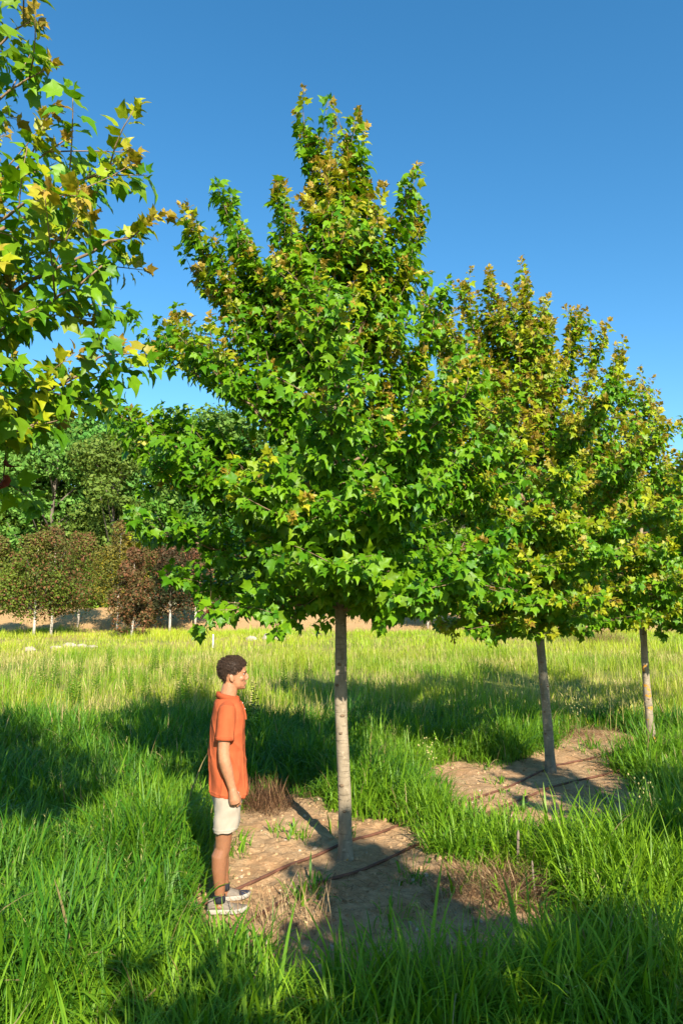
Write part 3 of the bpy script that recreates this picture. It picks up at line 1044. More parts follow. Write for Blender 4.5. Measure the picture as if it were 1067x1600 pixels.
G_lo, G_hi = (0.060, 0.105, 0.010), (0.170, 0.225, 0.024)
CU = (0.19, 0.085, 0.034)
CG = 'young copper-leaved trees along the far field edge'
ct = [(-20, 992, 842, 85, G_lo, G_hi, CU, 0.25, 'copper-topped young tree farthest along the row from the tallest maple'),
      (53, 994, 838, 86, G_lo, G_hi, CU, 0.22, 'round copper-topped young tree with white trunk beside a twin'),
      (80, 993, 830, 92, G_lo, (0.09, 0.085, 0.022), CU, 0.35, 'broad copper-topped young tree touching its twin on white trunks'),
      (122, 980, 838, 75, G_lo, G_hi, CU, 0.45, 'reddest young tree standing behind the copper-topped twins'),
      (183, 990, 824, 74, (0.05, 0.07, 0.012), (0.17, 0.15, 0.02), (0.25, 0.19, 0.015), 0.25, 'yellow-green young tree between the copper-leaved trees'),
      (206, 996, 862, 58, (0.045, 0.045, 0.014), (0.13, 0.10, 0.028), CU, 0.45, 'low bushy olive-brown young tree with branches near the ground'),
      (242, 980, 850, 66, G_lo, (0.09, 0.08, 0.02), CU, 0.4, 'brownish young tree standing behind the low bushy one'),
      (265, 988, 856, 72, (0.02, 0.032, 0.014), (0.06, 0.065, 0.022), CU, 0.2, 'darkest green young tree beside the olive-brown bushy one'),
      (305, 978, 862, 66, (0.02, 0.03, 0.014), (0.06, 0.055, 0.022), CU, 0.4, 'dark purplish young tree half hidden by the tallest maple'),
      (668, 982, 880, 60, (0.02, 0.034, 0.016), (0.05, 0.06, 0.022), CU, 0.15, 'small dark young tree seen between the two maples'),
      (735, 984, 850, 70, (0.02, 0.034, 0.014), (0.06, 0.07, 0.022), CU, 0.25, 'dark young tree almost hidden behind the maple crowns'),
      (915, 978, 850, 74, (0.02, 0.034, 0.014), (0.06, 0.065, 0.022), CU, 0.3, 'young tree glimpsed between grey and lichened trunks')]
for i, (u, v, tv, w, lo, hi, ac, al, lab) in enumerate(ct):
    copper_tree(lab, u, v, tv, w, lo, hi, ac, al * 0.75, 400 + i, low=0.10 if 'bushy' in lab and 'low' in lab else 0.27, group=CG)

# ------------------------------------------------------------------ the person
exec_person = True
pp = gpix(357, 1417)
PX, PY = pp.x, pp.y
PZ = max(gz(PX + dx, PY + dy) for dx in (-.14, -.07, 0, .07, .14) for dy in (-.12, 0, .12))
person = empty('person', (PX, PY, PZ - 0.008), R(11))
person.scale = (0.975, 0.975, 0.975)
tag(person, 'person in orange polo shirt and beige shorts looking up at the tallest maple', 'person')


def ellring(z, xf, xb, hw, n=28, p=2.0, y0=0.0, tilt=0.0):
    a_ = np.arange(n) / n * 2 * math.pi
    c_, s_ = np.cos(a_), np.sin(a_)
    ex = np.sign(c_) * np.abs(c_) ** (2 / p)
    ey = np.sign(s_) * np.abs(s_) ** (2 / p)
    cx = (xf + xb) / 2
    rx = (xf - xb) / 2
    return np.stack([cx + rx * ex, y0 + hw * ey, z + tilt * ex * rx], 1)


def remesh(name, mb, voxel, mat, smooth_it=2, fn=None, parent=None, colors=None):
    me = mb.mesh(name, mat)
    o = bpy.data.objects.new(name + '_tmp', me)
    col.objects.link(o)
    m = o.modifiers.new('r', 'REMESH')
    m.mode = 'VOXEL'
    m.voxel_size = voxel
    m.use_smooth_shade = True
    if smooth_it:
        s_ = o.modifiers.new('s', 'SMOOTH')
        s_.factor = 0.5
        s_.iterations = smooth_it
    dg = bpy.context.evaluated_depsgraph_get()
    me2 = bpy.data.meshes.new_from_object(o.evaluated_get(dg))
    me2.name = name
    bpy.data.objects.remove(o)
    n = len(me2.vertices)
    V = np.empty(n * 3, np.float32)
    me2.vertices.foreach_get('co', V)
    V = V.reshape(-1, 3).astype(float)
    Nm = np.empty(n * 3, np.float32)
    me2.vertices.foreach_get('normal', Nm)
    Nm = Nm.reshape(-1, 3).astype(float)
    if fn is not None:
        V = fn(V, Nm)
        me2.vertices.foreach_set('co', V.astype(np.float32).ravel())
    if colors is not None:
        a_ = me2.color_attributes.new('Col', 'FLOAT_COLOR', 'POINT')
        c4 = np.ones((n, 4), np.float32)
        c4[:, :3] = colors(V)
        a_.data.foreach_set('color', c4.ravel())
    me2.materials.clear()
    me2.materials.append(mat)
    me2.polygons.foreach_set('use_smooth', np.ones(len(me2.polygons), bool))
    me2.update()
    return obj(name, me2, parent)


M_SKIN, nt, b = new_mat('skin')
a_ = N(nt, 'ShaderNodeAttribute', attribute_name='Col')
nz = N(nt, 'ShaderNodeTexNoise')
nz.inputs['Scale'].default_value = 60
nz.inputs['Detail'].default_value = 4
tc = N(nt, 'ShaderNodeTexCoord')
nt.links.new(tc.outputs['Object'], nz.inputs['Vector'])
r_ = ramp(nt, [(0.3, (0.88, 0.86, 0.84)), (0.7, (1.08, 1.05, 1.04))], nz.outputs[0])
nt.links.new(mixc(nt, 1.0, a_.outputs['Color'], r_.outputs[0], 'MULTIPLY'), b.inputs['Base Color'])
b.inputs['Roughness'].default_value = 0.5
b.inputs['Subsurface Weight'].default_value = 0.12
b.inputs['Subsurface Radius'].default_value = (0.010, 0.004, 0.002)
b.inputs['Subsurface Scale'].default_value = 0.5


def fabric(name, c, scale=700.0, var=0.12, bump=0.0012):
    m, nt, b = new_mat(name)
    tc = N(nt, 'ShaderNodeTexCoord')
    n1 = N(nt, 'ShaderNodeTexNoise')
    n1.inputs['Scale'].default_value = 9
    n1.inputs['Detail'].default_value = 5
    nt.links.new(tc.outputs['Object'], n1.inputs['Vector'])
    r_ = ramp(nt, [(0.3, tuple(x * (1 - var) for x in c)), (0.7, tuple(x * (1 + var) for x in c))], n1.outputs[0])
    nt.links.new(r_.outputs[0], b.inputs['Base Color'])
    n2 = N(nt, 'ShaderNodeTexNoise')
    n2.inputs['Scale'].default_value = scale
    nt.links.new(tc.outputs['Object'], n2.inputs['Vector'])
    n3 = N(nt, 'ShaderNodeTexNoise')
    n3.inputs['Scale'].default_value = 16
    n3.inputs['Detail'].default_value = 3
    mp = N(nt, 'ShaderNodeMapping')
    mp.inputs['Scale'].default_value = (1, 1, 0.35)
    nt.links.new(tc.outputs['Object'], mp.inputs['Vector'])
    nt.links.new(mp.outputs[0], n3.inputs['Vector'])
    ad = N(nt, 'ShaderNodeMath', operation='MULTIPLY_ADD')
    ad.inputs[1].default_value = 6.0
    nt.links.new(n3.outputs[0], ad.inputs[0])
    nt.links.new(n2.outputs[0], ad.inputs[2])
    bp = N(nt, 'ShaderNodeBump')
    bp.inputs['Distance'].default_value = bump
    nt.links.new(ad.outputs[0], bp.inputs['Height'])
    nt.links.new(bp.outputs[0], b.inputs['Normal'])
    b.inputs['Roughness'].default_value = 0.9
    b.inputs['Specular IOR Level'].default_value = 0.15
    return m


M_SHIRT = fabric('orange_pique', (0.42, 0.092, 0.032))
M_SHIRT2 = fabric('orange_rib', (0.37, 0.076, 0.026))
M_SHORT = fabric('beige_cotton', (0.37, 0.305, 0.23), 400, 0.08)
M_HAIR = plain('brown_hair', (0.045, 0.024, 0.013), 0.6, 0.35, 0.6, 140)
M_EYE = plain('eye_white', (0.42, 0.36, 0.31), 0.3, 0.5, 0.02)
M_IRIS = plain('iris_brown', (0.03, 0.015, 0.008), 0.2, 0.5, 0.1)
M_SHOE = plain('taupe_suede', (0.20, 0.165, 0.13), 0.9, 0.1, 0.15, 60)
M_SHOE2 = plain('dark_taupe_suede', (0.16, 0.125, 0.095), 0.9, 0.1, 0.15, 60)
M_SHOE_D = plain('navy_mesh', (0.025, 0.028, 0.045), 0.8, 0.2, 0.2, 90)
M_SOLE = plain('offwhite_foam', (0.36, 0.32, 0.26), 0.7, 0.3, 0.1, 40)
M_SOCK = plain('dark_sock', (0.025, 0.025, 0.03), 0.9, 0.1, 0.2, 120)
M_BUTTON = plain('pale_button', (0.7, 0.66, 0.6), 0.4, 0.5, 0.02)

HEAD = [(1.520, .072, .020, .020), (1.528, .082, -.005, .036), (1.545, .089, -.03, .051), (1.570, .0905, -.062, .061), (1.60, .0905, -.086, .067),
        (1.630, .0905, -.099, .071), (1.655, .0965, -.105, .0745), (1.685, .094, -.104, .0735), (1.71, .081, -.094, .066), (1.730, .056, -.070, .05), (1.743, .02, -.035, .024)]
ARM_R = dict(sh=(-.045, -.178, 1.395), el=(-.068, -.222, 1.085), wr=(.005, -.225, .845))
ARM_L = dict(sh=(-.045, .178, 1.395), el=(-.075, .225, 1.085), wr=(-.02, .235, .845))
LEGS = {-1: dict(hip=(-.035, -.095, .90), kn=(-.048, -.105, .485), an=(-.068, -.108, .085)), 1: dict(hip=(-.025, .095, .90), kn=(-.038, .105, .485), an=(-.030, .108, .085))}


def poly(pts, n):
    pts = np.asarray(pts, float)
    t = np.linspace(0, len(pts) - 1, n)
    return np.stack([np.interp(t, np.arange(len(pts)), pts[:, j]) for j in range(3)], 1)


mb = MB()
mb.rings([ellring(*h, p=2.25) for h in HEAD])
mb.tube([(.084, 0, 1.655), (.100, 0, 1.630), (.109, 0, 1.606), (.104, 0, 1.592)], [.008, .009, .0110, .009], 10)      # nose bridge to tip
for s in (-1, 1): mb.ell((.097, s * .012, 1.594), (.011, .0085, .008))
mb.ell((.091, 0, 1.5665), (.0095, .021, .0055))
mb.ell((.0895, 0, 1.5560), (.0095, .018, .006))
mb.ell((.080, 0, 1.534), (.015, .020, .014))
mb.ell((.085, 0, 1.650), (.014, .055, .010))                                                                     # brow
for s in (-1, 1):                                                                                              # cheekbones, ears
    mb.ell((.058, s * .043, 1.604), (.026, .020, .022))
    Rm = Matrix.Rotation(R(-14), 4, 'Y') @ Matrix.Rotation(R(s * -14), 4, 'Z')
    mb.ell((-.012, s * .076, 1.612), (.019, .0065, .031), rot=Rm)
    mb.ell((-.006, s * .074, 1.590), (.010, .006, .011), rot=Rm)
mb.tube(poly([(-.045, 0, 1.40), (-.035, 0, 1.47), (-.018, 0, 1.55), (-.01, 0, 1.60)], 10), np.linspace(.066, .056, 10), 18)
TORSO = [(1.455, .020, -.095, .065), (1.435, .040, -.115, .115), (1.405, .060, -.128, .160), (1.35, .078, -.140, .185), (1.25, .082, -.146, .178),
         (1.10, .085, -.150, .160), (0.97, .090, -.148, .165), (0.88, .085, -.146, .17), (0.82, .07, -.13, .165)]
mb.rings([ellring(*t_, p=2.4) for t_ in TORSO])
for A in (ARM_R, ARM_L):
    sh, el, wr = (np.array(A[k]) for k in ('sh', 'el', 'wr'))
    pts = [sh + (0, 0, .01), sh * .75 + el * .25, sh * .45 + el * .55, sh * .12 + el * .88, el * .85 + wr * .15, el * .6 + wr * .4, el * .25 + wr * .75, wr]
    mb.tube(pts, [.050, .049, .046, .041, .043, .041, .031, .026], 16)
for s, G in LEGS.items():
    hip, kn, an = (np.array(G[k]) for k in ('hip', 'kn', 'an'))
    bk = np.array((-.020, 0, 0))
    pts = [hip, hip * .6 + kn * .4, kn + (0, 0, .10), kn, kn + (-.004, 0, -.06), kn * .72 + an * .28 + bk, kn * .5 + an * .5 + bk * .8, kn * .25 + an * .75 + bk * .3, an + (0, 0, .03), an + (0, 0, -.05)]
    mb.tube(pts, [.088, .080, .066, .058, .054, .058, .053, .041, .036, .040], 18)
# hands: a palm, four fingers curled towards the thigh and a thumb along the front
for A, s in ((ARM_R, -1), (ARM_L, 1)):
    wr = np.array(A['wr'])
    down = np.array((.22, -s * .10, -1.0))
    down /= np.linalg.norm(down)
    fw = unit(np.array((1.0, 0, .22)))
    inn = np.array((0, -s, 0.0))
    mb.tube([wr - down * .02, wr + down * .03, wr + down * .06, wr + down * .088], [.027, .036, .041, .039], 14, flat=0.999)
    for k in range(4):
        b0_ = wr + down * (.082 - .004 * abs(k - 1.3)) + fw * (.033 - .0215 * k)
        ln = (.040, .045, .042, .034)[k]
        p1 = b0_ + down * ln * .75 + inn * .008
        p2 = p1 + down * ln * .15 + inn * ln * .75 - fw * .003
        p3 = p2 - down * ln * .50 + inn * ln * .18
        mb.tube([b0_ - down * .02, b0_, (b0_ + p1) / 2, p1, p2, p3], [.0098, .0102, .0092, .0092, .0085, .0072], 9)
    tb = wr + down * .030 + fw * .026 + inn * .010
    mb.tube([tb - down * .01 - fw * .01, tb, tb + down * .030 + fw * .014 + inn * .008, tb + down * .058 + fw * .012 + inn * .020], [.013, .0125, .0105, .0085], 9)


def body_shape(V, Nm):
    # eye sockets, flattened palms
    for s in (-1, 1):
        d2 = ((V - np.array((.092, s * .033, 1.633))) ** 2).sum(1)
        V = V - np.array((.010, 0, 0)) * np.exp(-d2 / (2 * .012 ** 2))[:, None]
    return V


def skin_col(V):
    c = np.tile(np.array((0.42, 0.19, 0.095)), (len(V), 1)) * (0.86 + 0.28 * vnoise(V[:, 0] + V[:, 1], V[:, 2], 0.035, 44))[:, None]
    red = np.exp(-(((V - np.array((.08, 0, 1.60))) / np.array((.04, .06, .02))) ** 2).sum(1))[:, None]
    c = c * (1 - red * np.array((0.0, 0.12, 0.12)))
    leg = (V[:, 2] < 0.62)[:, None]
    c = np.where(leg, np.array((0.27, 0.115, 0.052)), c)
    lip = ((np.abs(V[:, 2] - 1.561) < .009) & (V[:, 0] > .085) & (np.abs(V[:, 1]) < .022))[:, None]
    return np.where(lip, np.array((0.44, 0.16, 0.10)), c)


# palms are flat: squash the palm tubes by moving vertices is not needed at this size
body = remesh('body', mb, 0.0042, M_SKIN, 2, body_shape, person, skin_col)

# eyes and brows
for s in (-1, 1):
    mb = MB()
    mb.ell((.0750, s * .033, 1.633), (.0100, .0110, .0055), 12, 8)
    ey = obj('eye', mb.mesh('eye', M_EYE), person)
    mb = MB()
    mb.ell((.0850, s * .032, 1.633), (.0025, .0058, .0050), 10, 6)
    obj('iris', mb.mesh('iris', M_IRIS), ey)
    mb = MB()
    mb.tube([(.0965, s * .012, 1.6485), (.0965, s * .028, 1.653), (.088, s * .048, 1.650)], [.0035, .004, .0022], 6)
    obj('eyebrow', mb.mesh('eyebrow', M_HAIR), person)

# hair: a cap following the skull with a curly surface
hz, hf, hb, hh = (np.array([h[i] for h in HEAD]) for i in range(4))


def skull(az, z, off):
    xf, xb, hw = np.interp(z, hz, hf), np.interp(z, hz, hb), np.interp(z, hz, hh)
    c_, s_ = math.cos(az), math.sin(az)
    p = 2.25
    ex = math.copysign(abs(c_) ** (2 / p), c_)
    ey = math.copysign(abs(s_) ** (2 / p), s_)
    return np.array([(xf + xb) / 2 + ((xf - xb) / 2 + off) * ex, (hw + off) * ey, z])


def hairline(az):
    a = abs((az + math.pi) % (2 * math.pi) - math.pi)
    return float(np.interp(a, [0, .5, .85, 1.05, 1.35, 1.55, 1.75, 1.95, 2.2, 2.6, 3.15], [1.690, 1.693, 1.680, 1.655, 1.635, 1.605, 1.632, 1.622, 1.575, 1.545, 1.535]))


mb = MB()
rings = []
nA, nT = 56, 14
rs_h = np.random.RandomState(5)
for j in range(nT):
    t = j / (nT - 1)
    rg = []
    for i in range(nA):
        az = i / nA * 2 * math.pi
        z = hairline(az) + (1.742 - hairline(az)) * t
        off = -.003 + .013 * min(1, t * 3.0) * (0.55 + .45 * min(1, t * 1.3))
        p = skull(az, z, off)
        p[2] += .016 * t ** 2
        rg.append(p)
    rings.append(np.array(rg))
mb.rings(rings)
hair_pts = np.concatenate(rings[2:])
for q in range(2600):
    p = hair_pts[rs_h.randint(len(hair_pts))] + rs_h.randn(3) * .004
    c_ = unit(p - np.array((-.005, 0, 1.64)))
    u = unit(np.cross(c_, rs_h.randn(3)))
    w = np.cross(c_, u)
    a0 = rs_h.rand() * 6.28
    r_ = .0045 + .004 * rs_h.rand()
    if p[2] < 1.63: r_ *= .55
    ang = np.linspace(a0, a0 + 4.2, 6)
    path = p + c_ * .002 + r_ * (np.cos(ang)[:, None] * u + np.sin(ang)[:, None] * w) + c_ * np.linspace(0, .006, 6)[:, None]
    mb.tube(path, np.linspace(.0017, .0008, 6), 4)
obj('hair', mb.mesh('hair', M_HAIR), person)

# polo shirt
SH = [(1.468, .026, -.103, .070), (1.452, .045, -.125, .105), (1.425, .064, -.140, .158), (1.385, .083, -.150, .190), (1.33, .097, -.158, .203), (1.25, .103, -.165, .200),
      (1.10, .104, -.170, .186), (0.97, .112, -.168, .188), (0.87, .120, -.163, .196), (0.795, .124, -.160, .200), (0.772, .123, -.158, .199)]
mb = MB()
mb.rings([ellring(t_[0] + (.008 if t_[0] < .9 else 0), t_[1] * .95 - .001, t_[2] * .955, t_[3] * .95, p=2.5, n=40, tilt=-0.10 if t_[0] < .85 else 0) for t_ in SH])
for A, s in ((ARM_R, -1), (ARM_L, 1)):
    sh, el = np.array(A['sh']), np.array(A['el'])
    d = unit(el - sh)
    mb.tube([sh + np.array((0, -s * .04, .012)), sh + np.array((0, 0, .006)), sh + d * .06, sh + d * .13, sh + d * .205], [.050, .060, .064, .063, .064], 22)


def shirt_shape(V, Nm):
    z = V[:, 2]
    k = smooth(1.40, 1.2, z)
    ridge = lambda a, b_, sc_, sd: 1 - np.abs(2 * vnoise(a, b_, sc_, sd) - 1)
    w = 0.009 * (vnoise(V[:, 0] * 1.0 + V[:, 1] * 0.6, z * 0.45, 0.055, 3) - 0.5) + 0.009 * (ridge(V[:, 0] + z * 0.55, V[:, 1] * 0.8 - z * 0.3, 0.075, 9) ** 3 - 0.3)
    w = w + 0.010 * (ridge(V[:, 0] * 1.3 + V[:, 1], z * 0.22, 0.06, 19) ** 4 - 0.25) * smooth(1.25, 0.95, z)
    w = w + 0.0035 * (np.abs(z + 0.10 * V[:, 0] - 0.800) < 0.003)
    dr = np.exp(-((z - 1.12 - 0.8 * (V[:, 0] + .1)) / .03) ** 2) * 0.004
    return V + Nm * ((w * (0.35 + 0.65 * k)) + dr * k)[:, None]


shirt = remesh('polo_shirt', mb, 0.0052, M_SHIRT, 2, shirt_shape, person)
for A in (ARM_R, ARM_L):
    sh, el = np.array(A['sh']), np.array(A['el'])
    d = unit(el - sh)
    mb = MB()
    mb.tube([sh + d * .185, sh + d * .188, sh + d * .210, sh + d * .212], [.0625, .0665, .0665, .060], 24)
    obj('sleeve_cuff', mb.mesh('sleeve_cuff', M_SHIRT2), shirt)
# folded collar, open at the throat
mb = MB()
rings = []
for i in range(33):
    a = R(24) + (2 * math.pi - R(48)) * i / 32
    f = abs(a - math.pi) / math.pi            # 0 at the nape, ~.87 at the front
    c_, s_ = math.cos(a), math.sin(a)
    cen = np.array((-.040 + .02 * f, 0, 0))
    rx, ry = .066, .070
    zt = 1.508 - .052 * f ** 1.3
    drop = .040 + .022 * f ** 2
    prof_ = [(0.0, -.028), (.002, -.004), (.008, .0), (.016, -.006), (.020 + .008 * f, -drop), (.015 + .008 * f, -drop + .001), (.011, -.010), (.003, -.016)]
    rings.append(np.array([(cen[0] + (rx + o_) * c_, (ry + o_) * s_, zt + dz) for o_, dz in prof_]))
mb.rings(rings)
obj('collar', mb.mesh('collar', M_SHIRT2), shirt)
mb = MB()
pl = [(1.452, .040), (1.425, .069), (1.385, .0885), (1.33, .102), (1.30, .1045)]
V, F = [], []
for i, (z, x) in enumerate(pl):
    for yy in (-.016, .016):
        V += [(x - .012, yy, z), (x + .0025, yy, z)]
for i in range(len(pl) - 1):
    q = i * 4
    F += [(q, q + 1, q + 5, q + 4), (q + 1, q + 3, q + 7, q + 5), (q + 3, q + 2, q + 6, q + 7)]
n4 = len(V) - 4
F += [(0, 2, 3, 1), (n4, n4 + 1, n4 + 3, n4 + 2)]
mb.add(V, F)
obj('placket', mb.mesh('placket', M_SHIRT2, False), shirt)
for z, x in ((1.418, .0755), (1.375, .0945)):
    mb = MB()
    mb.ell((x, 0, z), (.003, .0055, .0055), 10, 6)
    obj('button', mb.mesh('button', M_BUTTON), shirt)

# shorts
mb = MB()
mb.rings([ellring(z, xf, xb, hw, n=36, p=2.5) for z, xf, xb, hw in ((.93, .085, -.130, .165), (.85, .095, -.130, .175), (.78, .095, -.135, .182), (.70, .07, -.12, .175))])
for s, G in LEGS.items():
    hip, kn = np.array(G['hip']), np.array(G['kn'])
    rg = []
    for z, hx, hy in ((.86, .090, .085), (.76, .098, .092), (.64, .090, .096), (.57, .086, .096), (.548, .085, .095)):
        t = (hip[2] - z) / (hip[2] - kn[2])
        cx = hip[0] + (kn[0] - hip[0]) * t + .014
        cy = hip[1] + (kn[1] - hip[1]) * t
        rg.append(ellring(z, cx + hx, cx - hx, hy, n=30, p=2.3, y0=cy + s * .003, tilt=.06))
    mb.rings(rg)


def shorts_shape(V, Nm):
    z = V[:, 2]
    w = 0.014 * (vnoise(V[:, 0] * 1.2 + V[:, 1] * .5, z * .5, .05, 14) - .5) + .008 * (vnoise(V[:, 0] - z * .7, V[:, 1] + z * .6, .035, 15) - .5)
    w = w + 0.010 * ((1 - np.abs(2 * vnoise(V[:, 0] + V[:, 1] * .4 + z * .25, z * .3, .07, 16) - 1)) ** 4 - .25)
    w = w + 0.003 * (np.abs(z - .06 * V[:, 0] - .572) < .003)
    return V + Nm * w[:, None]


shorts = remesh('shorts', mb, 0.005, M_SHORT, 2, shorts_shape, person)

# shoes and socks
for s, G in LEGS.items():
    an = np.array(G['an'])
    yaw = R(-6 * -s)
    Rz = np.array(Matrix.Rotation(yaw, 3, 'Z'))
    org = np.array((an[0], an[1], 0))

    def place(V):
        return np.asarray(V) @ Rz.T + org

    out = [(-.082, .026), (-.070, .034), (-.03, .036), (.02, .036), (.07, .043), (.12, .047), (.16, .040), (.188, .022), (.196, .008)]
    loop = [(x, -w) for x, w in out] + [(x, w) for x, w in reversed(out)]
    toe = lambda x: .012 * max(0, (x - .10) / .1) ** 2
    mk = lambda z, sc=1.0: place([(x * (1 if x < 0 else 1) * (0.5 + 0.5 * sc) if False else x * sc, y * sc, z + toe(x)) for x, y in loop])
    mb = MB()
    mb.rings([mk(.0, .97), mk(.006, 1.0), mk(.022, 1.02), mk(.030, 1.0)])
    shoe = obj('shoe', None, person) if False else None
    rr = []
    for x, w, h, zc in ((-.080, .022, .080, .0), (-.066, .032, .098, 0), (-.02, .036, .094, 0), (.025, .036, .086, 0), (.06, .038, .072, 0), (.10, .041, .056, 0), (.14, .038, .044, 0), (.172, .026, .036, 0), (.186, .012, .030, 0)):
        a_ = np.linspace(0, math.pi, 11)
        top = [(x, w * math.cos(q) * (1 - .25 * math.sin(q) ** 2), .024 + toe(x) + (h - .024) * math.sin(q) ** .8) for q in a_]
        bot = [(x, -w * math.cos(q) * .8, .020 + toe(x)) for q in np.linspace(0, math.pi, 6)[1:-1]]
        rr.append(place(top + bot))
    up = MB()
    up.rings(rr)
    shoe = obj('shoe', up.mesh('shoe_upper', M_SHOE), person)
    obj('sole', mb.mesh('sole', M_SOLE), shoe)
    tp = MB()                                      # dark toe cap
    rr = []
    for x, w, h in ((.108, .0425, .055), (.14, .0395, .0465), (.172, .028, .0385), (.188, .0135, .032)):
        a_ = np.linspace(0, math.pi, 11)
        rr.append(place([(x, w * math.cos(q) * (1 - .25 * math.sin(q) ** 2), .026 + toe(x) + (h - .024) * math.sin(q) ** .8) for q in a_]))
    k = 11
    V = np.concatenate(rr)
    F = [(i * k + j, (i + 1) * k + j, (i + 1) * k + j + 1, i * k + j + 1) for i in range(3) for j in range(k - 1)]
    tp.add(V, F)
    obj('toe_cap', tp.mesh('toe_cap', M_SHOE_D if s > 0 else M_SHOE2), shoe)
    lc = MB()
    for q in range(5):
        x = .035 + q * .016
        h = np.interp(x, [.025, .06, .10], [.088, .0745, .0585])
        lc.tube([tuple(place([(x, -.020, h - .008)])[0]), tuple(place([(x + .002, 0, h + .002)])[0]), tuple(place([(x, .020, h - .008)])[0])], .0028, 5)
    obj('laces', lc.mesh('laces', M_SHOE2), shoe)
    lg = MB()                                      # pale zigzag mark on the outer side
    for x0, z0_, x1, z1_ in ((-.005, .040, .0, .066), (.0, .066, .022, .040), (.022, .040, .027, .066)):
        sy = s * .0375
        lg.tube([tuple(place([(x0, sy, z0_)])[0]), tuple(place([(x1, sy * .95, z1_)])[0])], .0028, 5)
    obj('side_mark', lg.mesh('side_mark', M_SOLE), shoe)
    sk = MB()
    sk.tube([tuple(an + np.array((0, 0, -.015))), tuple(an + np.array((0, 0, .012))), tuple(an + np.array((.002, 0, .035)))], [.044, .0435, .0405], 18)
    obj('sock', sk.mesh('sock', M_SOCK), person)

# ------------------------------------------------------------------ grass
def blades(n, x, y, length, width, lean_az, th0, bend, colr, segs, rs, tipc=0.25):
    """tapered arching blades, roots at x, y on the ground"""
    z = ground_z(x, y) - 0.01
    t = np.linspace(0, 1, segs + 1)
    th = th0[:, None] + bend[:, None] * t[None] ** 1.4
    ds = length[:, None] / segs
    hx = np.concatenate([np.zeros((n, 1)), np.cumsum(np.sin((th[:, 1:] + th[:, :-1]) / 2) * ds, 1)], 1)
    hz_ = np.concatenate([np.zeros((n, 1)), np.cumsum(np.cos((th[:, 1:] + th[:, :-1]) / 2) * ds, 1)], 1)
    ca, sa = np.cos(lean_az)[:, None], np.sin(lean_az)[:, None]
    cxp = x[:, None] + hx * ca
    cyp = y[:, None] + hx * sa
    czp = z[:, None] + hz_
    tw = rs.randn(n)[:, None] * 0.5
    wx = -np.sin(lean_az[:, None] + tw * (1 - t))
    wy = np.cos(lean_az[:, None] + tw * (1 - t))
    wd = width[:, None] * (0.55 + 0.9 * t) * np.clip(1 - t, 0, 1) ** 0.75
    wd = wd[:, :-1]
    Lp = np.stack([cxp[:, :-1] - wx[:, :-1] * wd, cyp[:, :-1] - wy[:, :-1] * wd, czp[:, :-1]], -1)
    Rp = np.stack([cxp[:, :-1] + wx[:, :-1] * wd, cyp[:, :-1] + wy[:, :-1] * wd, czp[:, :-1]], -1)
    tip = np.stack([cxp[:, -1], cyp[:, -1], czp[:, -1]], -1)[:, None]
    V = np.concatenate([Lp, Rp, tip], 1)
    k = 2 * segs + 1
    q = (np.arange(n) * k)[:, None]
    F4 = np.concatenate([q + np.array([i, segs + i, segs + i + 1, i + 1]) for i in range(segs - 1)]) if segs > 1 else np.zeros((0, 4), int)
    F3 = q + np.array([segs - 1, 2 * segs - 1, 2 * segs])
    return V.reshape(-1, 3), F4, F3, np.repeat(colr, k, 0)


def wedge(n, y0, y1, rs, marg=1.3):
    """random ground points inside the view, evenly spread"""
    y = rs.rand(n * 3) * (y1 - y0) + y0
    hw = 0.485 * y + marg
    keep = rs.rand(n * 3) < hw / (0.485 * y1 + marg)
    y = y[keep][:n]
    x = (rs.rand(len(y)) * 2 - 1) * (0.485 * y + marg)
    return x, y


